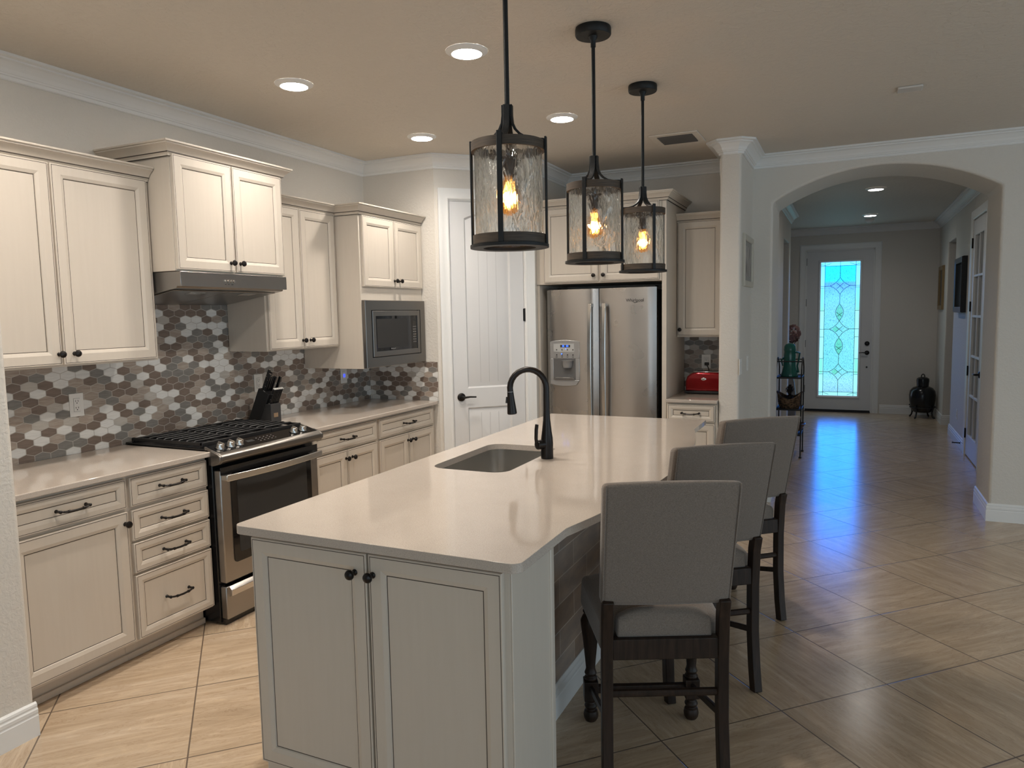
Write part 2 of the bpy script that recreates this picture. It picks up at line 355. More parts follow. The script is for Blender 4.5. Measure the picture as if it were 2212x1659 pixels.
# hall
mb = MB(); mb.box(XL-.14, XL, YA, 6.58, 0, H); mb.box(XL-.14, XL, 6.58, 7.44, 2.425, H); mb.box(XL-.14, XL, 7.44, 7.68, 0, H)
struct('wall_hall_left', mb, M['wall'], bevel=.012)
struct('wall_study', MB().box(1.2, 1.3, YA, 9.6, 0, H).box(1.3, XL-.14, YA, YA+.1, 0, H), M['wall'], smooth=False)
mb = MB(); mb.box(XR, XR+.14, YA, 5.50, 0, H); mb.box(XR, XR+.14, 5.50, 6.34, 2.47, H); mb.box(XR, XR+.14, 6.34, 7.745, 0, H); mb.box(XR, XR+.14, 7.745, 8.53, 2.415, H); mb.box(XR, XR+.14, 8.53, YF, 0, H)
struct('wall_hall_right', mb, M['wall'], bevel=.012)
struct('wall_closet', MB().box(XR+1.3, XR+1.4, YA, 9.6, 0, H).box(XR+.14, XR+1.3, 7.0, 7.1, 0, H), M['wall'], smooth=False)
mb = MB(); mb.box(1.2, 2.935, YF, YF+.15, 0, H); mb.box(2.935, 3.895, YF, YF+.15, 2.47, H); mb.box(3.895, XR+1.4, YF, YF+.15, 0, H)
struct('wall_foyer', mb, M['wall'], smooth=False)
struct('wall_right', MB().box(8.0, 8.2, -7.2, -5.0, 0, H).box(8.0, 8.2, 2.4, YB, 0, H).box(8.0, 8.2, -5.0, 2.4, 2.45, H).box(8.0, 8.2, -5.0, 2.4, 0, .05), M['wall'], smooth=False)
struct('wall_rear', MB().box(.7, 2.2, -7.2, -7.0, 0, H).box(7.4, 8.2, -7.2, -7.0, 0, H).box(2.2, 7.4, -7.2, -7.0, 2.45, H).box(2.2, 7.4, -7.2, -7.0, 0, .05), M['wall'], smooth=False)

# crown moulding, baseboards
CR = [(0,-.098),(.008,-.098),(.013,-.094),(.013,-.080),(.021,-.078),(.023,-.071),(.028,-.069),(.036,-.053),(.048,-.039),(.062,-.029),(.076,-.024),(.076,-.017),(.086,-.015),(.098,-.013),(.098,0),(0,0)]
p3 = (1.233, p45.y+L45*R2)
def crown(name, path, side): return struct(name, MB().sweep(path, CR, H-.0005, side), M['trim'], angle=14)
c_ = .03
crown('trim_1', [(.755, -7.0), (.755, -1.01), (0, -1.01), (0, 2.2525), (.655, 2.2525), p3, (1.233, YB), (2.685, YB)], -1)
crown('trim_2', [(2.685, YB), (2.685, 2.885+c_), (2.685+c_, 2.885), (2.835-c_, 2.885), (2.835, 2.885+c_), (2.835, YB), (8.0, YB)], -1)
crown('trim_3', [(XL, YA), (XL, 7.68)], -1)
crown('trim_4', [(1.3, YF), (XR, YF), (XR, YA)], -1)
BB = [(0,0),(.016,0),(.016,.080),(.013,.084),(.013,.088),(.015,.092),(.015,.104),(.011,.110),(.011,.114),(.012,.118),(.010,.126),(.004,.132),(0,.132)]
def base(name, path, side): return struct(name, MB().sweep(path, BB, 0, side), M['trim'], angle=20)
base('baseboard_near', [(.755, -7.0), (.755, -1.01)], -1)
base('baseboard_pier', [(2.685, 2.885), (2.835, 2.885), (2.835, YB), (ax0, YB), (ax0, YA)], -1)
base('baseboard_arch', [(ax1, YA), (ax1, YB), (8.0, YB)], -1)
base('baseboard_hall_left', [(XL, YA), (XL, 6.58)], -1)
base('baseboard_hall_right', [(XR, 7.745), (XR, 6.44)], -1)
base('baseboard_passage', [(XR+.14, 8.53), (XR, 8.53), (XR, YF-.02)], 1)
base('baseboard_foyer', [(4.0, YF), (XR, YF)], -1)

# ---------------------------------------------------------------- doors of the room
def casing(mb, o, a, n, w_, h_, cw=.09):     # mitred casing around an opening, o = bottom corner, a along, n outwards
    o, a, n = Vector(o), Vector(a), Vector(n)
    pr = [(0,0),(0,.010),(.010,.016),(.022,.012),(.05,.014),(.072,.020),(.084,.020),(cw,.014),(cw,0)]
    path = [((0,0),(-1,0)), ((0,h_),(-1,1)), ((w_,h_),(1,1)), ((w_,0),(1,0))]
    R = [[mb.bm.verts.new(o+a*(p[0]+q_[0]*u)+Vector((0,0,1))*(p[1]+q_[1]*u)+n*t) for u, t in pr] for p, q_ in path]
    k = len(pr)
    for A, B in zip(R, R[1:]):
        for i in range(k): mb.face([A[i], A[(i+1)%k], B[(i+1)%k], B[i]])
    mb.face(R[0]); mb.face(R[-1][::-1])
def lever(parent, c, n, a, local=False):
    n, a = Vector(n), Vector(a); c = Vector(c); b = Vector((0,0,1))
    mb = MB(); mb.lathe([(.001,0),(.033,0),(.033,.006),(.026,.012),(.010,.014),(.010,.045),(.001,.046)], c, frame=(a, b, n), n=20)
    pts = [c+n*.045, c+n*.046+a*.02, c+n*.046+a*.06+b*.003, c+n*.045+a*.11]
    mb.tube(pts, [.010, .009, .007, .006]); return mb.build('handle', M['bronze'], parent)
def hinge(parent, c, n, a):
    n, a, c = Vector(n), Vector(a), Vector(c); mb = MB()
    mb.prism([(-.012,-.05),(.012,-.05),(.012,.05),(-.012,.05)], c, a, (0,0,1), n, .003)
    mb.tube([c+n*.008+Vector((0,0,-.052)), c+n*.008+Vector((0,0,.052))], .006, 8); return mb.build('hinge', M['bronze'], parent)
# pantry door, diagonal wall
dr = sthing('door_1', tuple(p45+d45*(so0+so1)/2)); dw = so1-so0
mb = MB(); casing(mb, p45+d45*(so0-.006), d45, n45, dw+.012, DH+.008, .085)
mb.prism([(-.02,0),(0,0),(0,DH+.01),(-.02,DH+.01)], p45+d45*so0, d45, (0,0,1), -n45, .12); mb.prism([(0,0),(.02,0),(.02,DH+.01),(0,DH+.01)], p45+d45*so1, d45, (0,0,1), -n45, .12)
mb.prism([(-.02,0),(dw+.02,0),(dw+.02,.06),(-.02,.06)], p45+d45*so0+Vector((0,0,DH-.001)), d45, (0,0,1), -n45, .12); mb.prism([(0,0),(dw,0),(dw,.02),(0,.02)], p45+d45*so0+Vector((0,0,DH-.02))-n45*.05, d45, (0,0,1), -n45, .05)
mb.build('casing', M['trim'], dr)
o_ = p45+d45*(so0+.003)-n45*.045; W_ = dw-.006
mb = MB()
# slab with two recessed plank panels; the upper one has an eyebrow top
st_ = .115; z1a, z1b, z2a, z2b = .20, .845, 1.0, DH-.13
rec = -.016
def pane(mb, x0, x1, z0, z1, eyebrow):
    def ring(ins, dep):
        top = []
        k = 10
        for i in range(k+1):
            t = i/k; x_ = x1-ins-(x1-x0-2*ins)*t; zz = z1-ins+(.045*(1-(2*t-1)**2) if eyebrow else 0)
            top.append((x_, zz))
        pts = [(x0+ins, z0+ins), (x1-ins, z0+ins)]+top
        return [mb.bm.verts.new(o_+d45*u+Vector((0,0,1))*v_+n45*(.04+dep)) for u, v_ in pts]
    A = ring(0, 0); B = ring(.012, rec); Cc = ring(.036, rec+.010)
    for P1, P2 in ((A, B), (B, Cc)):
        for i in range(len(A)): mb.face([P1[i], P1[(i+1)%len(A)], P2[(i+1)%len(A)], P2[i]])
    mb.face(Cc); return A
pa = pane(mb, st_, W_-st_, z1a, z1b, False); pb_ = pane(mb, st_, W_-st_, z2a, z2b, True)
def vt(u, v_, d=.04): return mb.bm.verts.new(o_+d45*u+Vector((0,0,1))*v_+n45*d)
ob = [vt(0, .008), vt(W_, .008), vt(W_, DH-.003), vt(0, DH-.003)]
mb.face([ob[0], ob[1], pa[1], pa[0]]); mb.face([ob[0], pa[0], pa[-1], pb_[0], pb_[-1], ob[3]]); mb.face([ob[1], ob[2], pb_[2], pb_[1], pa[2], pa[1]])
mb.face([pa[-1]]+[pa[i] for i in range(len(pa)-2, 1, -1)]+[pb_[1], pb_[0]]); mb.face([ob[3], pb_[-1]]+[pb_[i] for i in range(len(pb_)-2, 1, -1)]+[ob[2]])
bk = [vt(0, .008, 0), vt(W_, .008, 0), vt(W_, DH-.003, 0), vt(0, DH-.003, 0)]
for i in range(4): mb.face([ob[i], ob[(i+1)%4], bk[(i+1)%4], bk[i]])
mb.face(bk)
slab = mb.build('slab', M['door'], dr)
mb = MB()
for k in range(1, 4):
    for z0, z1 in ((z1a+.045, z1b-.045), (z2a+.045, z2b-.03)):
        u = st_+.04+(W_-2*st_-.08)*k/4; mb.prism([(u-.003, z0), (u, z0), (u, z1), (u-.003, z1)], o_+n45*(.04+rec+.010-.001), d45, (0,0,1), n45, .0016)
M['groove'] = mat('white_groove', (.50, .50, .50), .6)
mb.build('plank_groove', M['groove'], slab)
lever(dr, p45+d45*((.781-.655)/R2)+Vector((0,0,.933))-n45*.004, n45, d45)
for z in (.25, 1.575, 2.25): hinge(dr, p45+d45*(so1+.002)+Vector((0,0,z))-n45*.004, n45, d45)

# front door with leaded glass
fd = sthing('door_2', (3.415, YF, 0)); x0, x1 = 2.957, 3.873; yd = YF+.012
mb = MB(); casing(mb, (x0-.012, YF, 0), (1,0,0), (0,-1,0), x1-x0+.024, 2.462, .095); mb.build('casing', M['trim'], fd)
mb = MB(); mb.box(x0-.03, x0-.0005, YF-.001, YF+.14, 0, 2.475); mb.box(x1+.0005, x1+.03, YF-.001, YF+.14, 0, 2.475); mb.box(x0-.03, x1+.03, YF-.001, YF+.14, 2.4505, 2.475)
for a, b, c, d in ((x0, x0+.015, 0, 2.45), (x1-.015, x1, 0, 2.45), (x0, x1, 2.435, 2.45), (x0, x1, 0, .02)): mb.box(a, b, yd+.046, yd+.09, c, d)
mb.build('jamb', M['trim'], fd, smooth=False)
gx0, gx1, gz0, gz1 = 3.155, 3.692, .25, 2.282
mb = MB()
for a, b, c, d in ((x0, gx0-.035, .012, 2.45), (gx1+.035, x1, .012, 2.45), (gx0-.035, gx1+.035, .012, gz0-.035), (gx0-.035, gx1+.035, gz1+.035, 2.45)): mb.box(a, b, yd, yd+.045, c, d)
slab = mb.build('slab', M['door'], fd)
mb = MB(); mb.panel((gx0-.037, yd, gz0-.037), (1,0,0), (0,-1,0), gx1-gx0+.074, gz1-gz0+.074, [(0,0,0),(.004,.014,0),(.018,.016,0),(.032,.004,0),(.037,-.01,0)]);
mb.bm.faces.ensure_lookup_table(); bmesh.ops.delete(mb.bm, geom=[mb.bm.faces[-1], mb.bm.faces[0]], context='FACES_ONLY'); mb.build('glass_frame', M['door'], slab)
mb = MB(); mb.box(x0-.002, x1+.002, YF-.03, YF+.1, .0005, .014); mb.build('threshold', M['matte'], fd)
mb = MB(); mb.box(x0+.002, x1-.002, yd-.006, yd+.02, .014, .034); mb.build('sweep', M['matte'], fd)
# textured blue-green panes: daylight behind them, tones of the sky painted into the tint
gm = bpy.data.materials.new('leaded_textured_glass'); gm.use_nodes = True; nt = gm.node_tree; nt.nodes.remove(nt.nodes['Principled BSDF'])
v = coords(gm, (1, 1, 1)); sx_ = N(gm, 'ShaderNodeSeparateXYZ'); LK(gm, v, sx_.inputs[0])
vs_ = coords(gm, (95, 95, 38)); na = noise(gm, vs_, 1, 3, .7, .6)
sky_bands = ramp(gm, mth(gm, 'DIVIDE', sx_.outputs[2], 2.5), [(.10, (.80, .66, .80)), (.19, (.95, .86, .92)), (.27, (.55, .80, .80)), (.50, (.55, .80, .86)), (.70, (.55, .72, .90)), (.785, (.42, .45, .66)), (.805, (.08, .82, .80)), (.92, (.10, .84, .84))])
mxx = N(gm, 'ShaderNodeMix', data_type='RGBA', blend_type='MULTIPLY'); mxx.inputs[0].default_value = 1
LK(gm, sky_bands, mxx.inputs[6]); LK(gm, ramp(gm, na, [(.36, (.45, .55, .70)), (.50, (1, 1, 1))]), mxx.inputs[7])
tr = N(gm, 'ShaderNodeBsdfTransparent'); LK(gm, mxx.outputs[2], tr.inputs[0])
gl = N(gm, 'ShaderNodeBsdfGlossy'); gl.inputs[1].default_value = .15; x1 = N(gm, 'ShaderNodeMixShader'); x1.inputs[0].default_value = .06
LK(gm, tr.outputs[0], x1.inputs[1]); LK(gm, gl.outputs[0], x1.inputs[2]); LK(gm, x1.outputs[0], nt.nodes['Material Output'].inputs[0])
M['pane'] = gm
def clear(name, col):
    mt = bpy.data.materials.new(name); mt.use_nodes = True; n_ = mt.node_tree; n_.nodes.remove(n_.nodes['Principled BSDF']); t_ = N(mt, 'ShaderNodeBsdfTransparent'); t_.inputs[0].default_value = (*col, 1); LK(mt, t_.outputs[0], n_.nodes['Material Output'].inputs[0]); return mt
M['bevelpane'] = clear('bright_bevelled_glass', (1, 1, 1)); M['greenpane'] = clear('green_bevelled_glass', (.82, .95, .80))
M['lead'] = mat('lead_came', (.02, .03, .05), .5)
yg = yd+.018
mb = MB(); mb.face([(gx0+.055, yg+.002, gz0+.055), (gx1-.055, yg+.002, gz0+.055), (gx1-.055, yg+.002, gz1-.055), (gx0+.055, yg+.002, gz1-.055)]); mb.build('glass', M['pane'], fd, smooth=False)
mb = MB()
bw = .055
zz = [gz0+bw, gz0+.33, .82, 1.15, 1.55, 1.9, gz1-bw]
for xs0, xs1 in ((gx0+.004, gx0+bw-.012), (gx1-bw+.012, gx1-.004)):
    for i in range(6): mb.box(xs0, xs1, yg-.003, yg-.0005, zz[i]+.006, zz[i+1]-.006, i % 3 == 1 and 1 or 0)
for zs0, zs1 in ((gz0+.004, gz0+bw-.02), (gz1-bw+.02, gz1-.004)):
    for i in range(4):
        w4 = (gx1-gx0)/4; mb.box(gx0+w4*i+.006, gx0+w4*(i+1)-.006, yg-.003, yg-.0005, zs0, zs1, 0)
xc = (gx0+gx1)/2
def diamond(mb, zc, mi=0):
    for dx, dz in ((0, .045), (-.052, 0), (.052, 0), (0, -.045)): mb.prism([(dx-.048, dz), (dx, dz-.042), (dx+.048, dz), (dx, dz+.042)], (xc, yg-.0005, zc), (1,0,0), (0,0,1), (0,-1,0), .0025, 1 if (dx < 0 and mi) else 0)
for zc, mi in ((1.925, 0), (1.27, 1), (.615, 1)): diamond(mb, zc, mi)
def lens_(zc, h_, w_): return [(w_*math.sin(PI*i/10), -h_/2+h_*i/10) for i in range(11)]+[(-w_*math.sin(PI*i/10), h_/2-h_*i/10) for i in range(1, 10)]
for zc in (1.525, 1.012): mb.prism([(u, v_) for u, v_ in lens_(zc, .26, .045)], (xc, yg-.0005, zc), (1,0,0), (0,0,1), (0,-1,0), .002, 1)
mb.build('bevelled_panes', [M['bevelpane'], M['greenpane']], fd, smooth=False)
mb = MB(); yl = yg-.004
def came(*pts): mb.tube([(x_, yl, z_) for x_, z_ in pts], .0032, 6)
came((gx0+bw, gz0), (gx0+bw, gz1)); came((gx1-bw, gz0), (gx1-bw, gz1)); came((gx0, gz0+bw), (gx1, gz0+bw)); came((gx0, gz1-bw), (gx1, gz1-bw))
for z in zz[1:-1]: came((gx0, z), (gx0+bw, z)); came((gx1-bw, z), (gx1, z))
for zc in (1.925, 1.27, .615):
    came((gx0, zc), (xc-.135, zc)); came((xc+.135, zc), (gx1, zc))
    for sx in (-1, 1):
        for sz in (-1, 1): came((xc+sx*.135, zc), (xc+sx*.085, zc+sz*.028), (xc+sx*.04, zc+sz*.068), (xc, zc+sz*.125))
    came((xc-.05, zc-.045), (xc+.05, zc+.045)); came((xc-.05, zc+.045), (xc+.05, zc-.045))
for zc in (1.525, 1.012):
    pts = lens_(zc, .26, .055); came(*[(xc+u, zc+v_) for u, v_ in pts+pts[:1]])
    came((xc-.045, zc+.0), (xc+.03, zc-.06)); came((xc+.045, zc+.0), (xc-.03, zc-.06))
came((xc, gz1), (xc, 2.05)); came((xc, 1.80), (xc, 1.655)); came((xc, .882), (xc, .74)); came((xc, .49), (xc, gz0))
for sx, xe in ((1, gx0), (-1, gx1)):
    for z_, zd in ((gz0, 1), (gz1, -1)): came((xe, z_+zd*.03), (xe+sx*.06, z_+zd*.045), (xe+sx*.14, z_+zd*.015))
mb.build('came', M['lead'], fd)
for z in (1.051, ): MB().lathe([(.001,0),(.034,0),(.034,.008),(.028,.016),(.014,.02),(.001,.02)], (3.812, yd, z), frame=((1,0,0),(0,0,1),(0,-1,0))).build('deadbolt', M['bronze'], fd)
lever(fd, (3.814, yd, .912), (0,-1,0), (-1,0,0))
MB().lathe([(.001,0),(.012,0),(.012,.008),(.001,.01)], (3.815, yd, .695), frame=((1,0,0),(0,0,1),(0,-1,0)), n=14).build('kick_button', M['bronze'], fd)
for z in (.35, 1.05, 1.68, 2.3): MB().tube([(x0-.006, yd-.008, z-.055), (x0-.006, yd-.008, z+.055)], .007, 8).build('hinge', M['plate'], fd)

# french door of the side room, right of the hall
fr = sthing('door_3', (XR, 5.92, 0)); y0, y1 = 5.515, 6.325
mb = MB(); casing(mb, (XR, y0-.012, 0), (0,1,0), (-1,0,0), y1-y0+.024, 2.472, .09); mb.build('casing', M['trim'], fr)
mb = MB(); ly0, ly1, lz0, lz1 = y0+.12, y1-.10, .235, 2.30; xd = XR-.004
for a, b, c, d in ((y0, ly0, .01, 2.46), (ly1, y1, .01, 2.46), (ly0, ly1, .01, lz0), (ly0, ly1, lz1, 2.46)): mb.box(xd, xd+.042, a, b, c, d)
slab = mb.build('slab', M['door'], fr, bevel=.004)
mb = MB()
mb.box(xd+.002, xd+.04, (ly0+ly1)/2-.012, (ly0+ly1)/2+.012, lz0, lz1)
for i in range(1, 5):
    z = lz0+(lz1-lz0)*i/5; mb.box(xd+.002, xd+.04, ly0, ly1, z-.012, z+.012)
for yy in (ly0, ly1-.018): mb.box(xd-.003, xd+.03, yy, yy+.018, lz0, lz1)
mb.build('muntin', M['door'], slab, bevel=.003)
M['dimglass'] = mat('dark_door_glass', (.16, .17, .17), .1)
MB().box(xd+.018, xd+.024, ly0, ly1, lz0, lz1).build('glass', M['dimglass'], fr, smooth=False)
lever(fr, (xd, y0+.07, .915), (-1,0,0), (0,1,0))
for z in (.235, .90, 1.575, 2.23): hinge(fr, (xd-.001, y1+.004, z), (-1,0,0), (0,1,0))

# ---------------------------------------------------------------- hexagon backsplash
hexm = []
def stone(name, c1_, c2_, rough=.35):
    mt = mat(name, c1_, rough); v = coords(mt, (6, 6, 60), (.12, .12, 0)); LK(mt, ramp(mt, noise(mt, v, 2, 4, .6, .8), [(.35, c1_), (.65, c2_)]), P(mt).inputs['Base Color']); hexm.append(mt)
stone('taupe_stone', (.165, .125, .10), (.215, .165, .135)); stone('grey_stone', (.185, .175, .16), (.235, .225, .21))
stone('white_stone', (.66, .655, .63), (.76, .755, .73)); stone('wood_look_stone', (.31, .25, .205), (.43, .37, .315)); stone('pale_stone', (.44, .41, .365), (.52, .49, .45))
def backsplash(name, o, a, n, w_, z0, z1, parent, cut=None, u_off=0):
    o, a, n = Vector(o), Vector(a), Vector(n); zv = Vector((0,0,1)); mb = MB(); mb.mi = 0
    HW, RP, ED = .0775, .0385, .026; g_ = .0016; t_ = .006
    def clip(poly, ax, lim, sgn):
        out = []
        for i in range(len(poly)):
            p, q_ = poly[i-1], poly[i]; a_, b_ = (p[ax]-lim)*sgn, (q_[ax]-lim)*sgn
            if (a_ <= 0) != (b_ <= 0):
                t = a_/(a_-b_); out.append((p[0]+(q_[0]-p[0])*t, p[1]+(q_[1]-p[1])*t))
            if b_ <= 0: out.append(q_)
        return out
    regs = [(0, w_, z0, z1)]+(cut or [])
    for u0, u1, za_, zb in regs:
        A = [o+a*u+zv*z for u, z in ((u0, za_), (u1, za_), (u1, zb), (u0, zb))]
        mb.prism([(u0, za_), (u1, za_), (u1, zb), (u0, zb)], o, a, zv, n, t_-.001, 0)
    rows = range(int((z0-1.043)/RP)-2, int((max(r[3] for r in regs)-1.043)/RP)+3); wts = [33, 22, 24, 17, 4]
    rnd = random.Random(hash(name) % 7 if 0 else len(name)*3+int(w_*100))
    for r in rows:
        zc = 1.043+r*RP
        for k in range(int((-.2-u_off)/HW)-2, int((w_+.2)/HW)+3):
            uc = u_off+k*HW+(HW/2 if r % 2 else 0)
            hx = HW/2-g_; he = ED/2-g_*.6; ht = RP-ED/2-g_*1.1
            mi = rnd.choices(range(5), wts)[0]+1
            for u0, u1, za_, zb in regs:
                poly = [(uc-hx, zc-he), (uc, zc-ht), (uc+hx, zc-he), (uc+hx, zc+he), (uc, zc+ht), (uc-hx, zc+he)]
                for ax, lim, sg in ((0, u0, -1), (0, u1, 1), (1, za_, -1), (1, zb, 1)):
                    if len(poly) < 3: break
                    poly = clip(poly, ax, lim, sg)
                if len(poly) < 3: continue
                mb.face([o+a*u+zv*z+n*t_ for u, z in poly], mi)
    ob_ = mb.build(name, [M['grout']]+hexm, parent, smooth=False); return ob_
CH = .914
backsplash('tile_backsplash', (0, -1.01, 0), (0,1,0), (1,0,0), 3.2625, CH, 1.40, wl, cut=[(.99, 1.79, 1.40, 1.72)], u_off=1.01-.3645+.03875)
wr = bpy.data.objects['wall_return']; backsplash('tile_backsplash', (0, 2.2525, 0), (1,0,0), (0,-1,0), .648, CH, 1.222, wr, u_off=.02)
wb_ = bpy.data.objects['wall_back']; backsplash('tile_backsplash', (2.29, YB, 0), (1,0,0), (0,-1,0), .395, CH, 1.40, wb_, u_off=.01)

# ---------------------------------------------------------------- cabinets
def DR(st_, bead=.016):       # door/drawer ring profile, stile width st_
    return [(0,-.019,0),(0,-.002,0),(.002,0,0),(.0055,0,1),(.0078,0,0),(st_-bead-.002,0,0),(st_-.004,-.005,0),(st_-.002,-.009,1),(st_+.0008,-.009,0)]
MC = None
def front(name, parent, o, a, n, w_, h_, st_):
    return MB().panel(Vector(o)+Vector(n)*.019, a, n, w_, h_, DR(st_)).build(name, [M['cream'], M['glaze']], parent, smooth=False)
def knob(parent, c, n):
    n = Vector(n); a = n.cross(Vector((0,0,1))); 
    return MB().lathe([(.001,0),(.010,0),(.010,.002),(.0055,.005),(.005,.014),(.011,.019),(.0155,.024),(.0160,.028),(.0135,.033),(.007,.0365),(.001,.0375)], Vector(c), frame=(a, Vector((0,0,1)), n), n=18).build('knob', M['bronze'], parent)
def pull(parent, c, n, a, L=.128):
    n, a, c = Vector(n), Vector(a), Vector(c); mb = MB(); z = Vector((0,0,-.004))
    for s in (-1, 1):
        e = c+a*s*L/2
        mb.lathe([(.001,0),(.008,0),(.008,.003),(.0055,.006),(.0055,.02),(.007,.026),(.0075,.031),(.004,.035),(.001,.036)], e, frame=(a, Vector((0,0,1)), n), n=12)
    mb.tube([c+a*-L/2+n*.027, c-a*(L/2-.014)+n*.034+z*.5, c-a*(L/2-.03)+n*.036+z, c+n*.037+z*1.4, c+a*(L/2-.03)+n*.036+z, c+a*(L/2-.014)+n*.034+z*.5, c+a*L/2+n*.027], [.0045, .0048, .005, .0052, .005, .0048, .0045], 10)
    for s in (-1, 1): mb.lathe([(.001,-.004),(.0068,-.004),(.0068,.004),(.001,.004)], c+a*s*(L/2-.032)+n*.036+z, frame=(n, Vector((0,0,1)), a), n=12)
    return mb.build('pull', M['bronze'], parent)
X = (1,0,0); Y = (0,1,0); NX = (-1,0,0); NY = (0,-1,0)
DF = .602                       # face of the base cabinet boxes on the left wall; fronts sit proud of it
def base_cab(name, label, y0, y1, fronts, group, xface=DF):
    t = thing(name, label, 'cabinet', (.30, (y0+y1)/2, 0), group=group)
    MB().box(.006, xface, y0, y1, .10, .886).build('body', M['cream'], t, bevel=.0015)
    mb = MB(); mb.box(.006, .527, y0, y1, .0, .10); mb.box(.527, .541, y0, y1, 0, .03); mb.build('toe_kick', M['cream'], t, bevel=.003)
    for kind, a, b, c, d, hw in fronts:
        fo = front(kind, t, (xface, a, c), Y, X, b-a, d-c, .046 if kind == 'drawer' else .063)
        if kind == 'drawer': pull(fo, (xface+.019, hw, (c+d)/2), X, Y)
        else: knob(fo, (xface+.019, hw, d-.053), X)
    return t
G1 = 'cream base cabinets along the range wall'
base_cab('base_cabinet', 'cream base cabinet with one wide drawer above one door, beside the near wall end', -1.005, -.457, [('drawer', -.985, -.467, .738, .872, -.724), ('door', -.985, -.467, .117, .722, -.483)], G1)
base_cab('drawer_cabinet', 'cream bank of four drawers immediately left of the range', -.457, -.004, [('drawer', -.447, -.012, .738, .872, -.229), ('drawer', -.447, -.012, .580, .720, -.229), ('drawer', -.447, -.012, .428, .566, -.229), ('drawer', -.447, -.012, .113, .414, -.229)], G1)
base_cab('base_cabinet', 'cream two-door base cabinet immediately right of the range', .772, 1.472, [('drawer', .79, 1.459, .735, .872, 1.123), ('door', .79, 1.121, .117, .722, 1.106), ('door', 1.127, 1.459, .117, .722, 1.172)], G1)
base_cab('base_cabinet', 'cream two-door base cabinet in the corner under the microwave', 1.472, 2.247, [('drawer', 1.487, 2.212, .735, .872, 1.848), ('door', 1.487, 1.851, .117, .722, 1.836), ('door', 1.857, 2.212, .117, .722, 1.903)], G1)
# worktops
def worktop(name, label, poly, z1=CH, t_=.026, group=None, bev=.004):
    return tag(MB().pz(poly, z1-t_, z1).build(name, M['quartz'], bevel=bev), label, 'countertop', group)
worktop('countertop', 'short stone countertop left of the range, ending at the near wall', [(.008, -1.007), (.645, -1.007), (.645, -.003), (.008, -.003)])
worktop('countertop', 'stone countertop right of the range, running to the pantry corner', [(.008, .769), (.645, .769), (.645, 2.244), (.008, 2.244)])
# cabinet crown
KC = [(0,-.012),(.008,-.012),(.010,-.004),(.014,0),(.016,.006),(.024,.018),(.040,.034),(.050,.040),(.050,.046),(.058,.048),(.058,.056),(0,.056)]
KD = [(.0,-.016),(.0112,-.016),(.0112,-.012),(0,-.012)]
def cab_crown(parent, path, side, z):
    mb = MB(); mb.sweep(path, KC, z, side); mb.sweep(path, [(.0150,.0035),(.0178,.0035),(.0178,.0078),(.0150,.0078)], z, side, mi=1); mb.sweep(path, [(.0,-.0145),(.0085,-.0145),(.0085,-.012),(0,-.012)], z, side, mi=1)
    return mb.build('crown', [M['cream'], M['glaze']], parent, angle=16)
def wall_cab(name, label, y0, y1, z0, z1, xf, doors, crown_, group, st_=.063, kz=.048):
    t = thing(name, label, 'cabinet', (.008, (y0+y1)/2, z0), group=group)
    MB().box(.008, xf, y0, y1, z0, z1).build('body', M['cream'], t, bevel=.0015)
    for a, b, c, d, hy in doors:
        fo = front('door', t, (xf, a, c), Y, X, b-a, d-c, st_); knob(fo, (xf+.019, hy, c+kz), X)
    if crown_: cab_crown(t, crown_[0], -1, crown_[1])
    return t
G2 = 'cream wall cabinets along the range wall'
wall_cab('wall_cabinet', 'large cream two-door wall cabinet left of the hood, cut off by the photo edge', -1.005, -.008, 1.378, 2.292, .318, [(-1.0, -.524, 1.388, 2.284, -.538), (-.516, -.028, 1.388, 2.284, -.467)], ([(.318, -1.005), (.318, -.010)], 2.29), G2)
wall_cab('wall_cabinet', 'tallest cream two-door wall cabinet, right above the range hood', -.006, .766, 1.828, 2.41, .478, [(.0, .379, 1.836, 2.404, .352), (.385, .762, 1.836, 2.404, .412)] if 0 else [(-.0, .378, 1.836, 2.404, .345), (.385, .760, 1.836, 2.404, .412)], ([(.008, -.008), (.478, -.008), (.478, .768), (.008, .768)], 2.405), G2)
wall_cab('wall_cabinet', 'tall cream two-door wall cabinet between the hood and the microwave', .768, 1.46, 1.378, 2.29, .318, [(.782, 1.088, 1.388, 2.279, 1.077), (1.095, 1.444, 1.388, 2.279, 1.149)], ([(.318, .775), (.318, 1.46)], 2.288), G2)
mw = wall_cab('wall_cabinet', 'deep cream cabinet with two short doors above the built-in microwave', 1.462, 2.246, 1.222, 2.29, .521, [(1.484, 1.861, 1.79, 2.271, 1.852), (1.868, 2.238, 1.79, 2.271, 1.915)], ([(.335, 1.462), (.521, 1.462), (.521, 2.246)], 2.288), G2)

# ---------------------------------------------------------------- range
rg = thing('gas_range', 'slide-in gas range with black cooktop and stainless oven door', 'range', (.34, .383, 0))
mb = MB(); mb.box(.05, .64, .003, .763, .012, .885); mb.box(.10, .60, .03, .05, 0, .02); mb.box(.10, .60, .715, .735, 0, .02); mb.build('body', M['black'], rg, bevel=.003)
mb = MB(); mb.pz([(.012, .0), (.60, .0), (.60, .766), (.012, .766)], .9155, .927); mb.box(.02, .6, .005, .761, .88, .9155); mb.build('cooktop', M['black'], rg, bevel=.003)
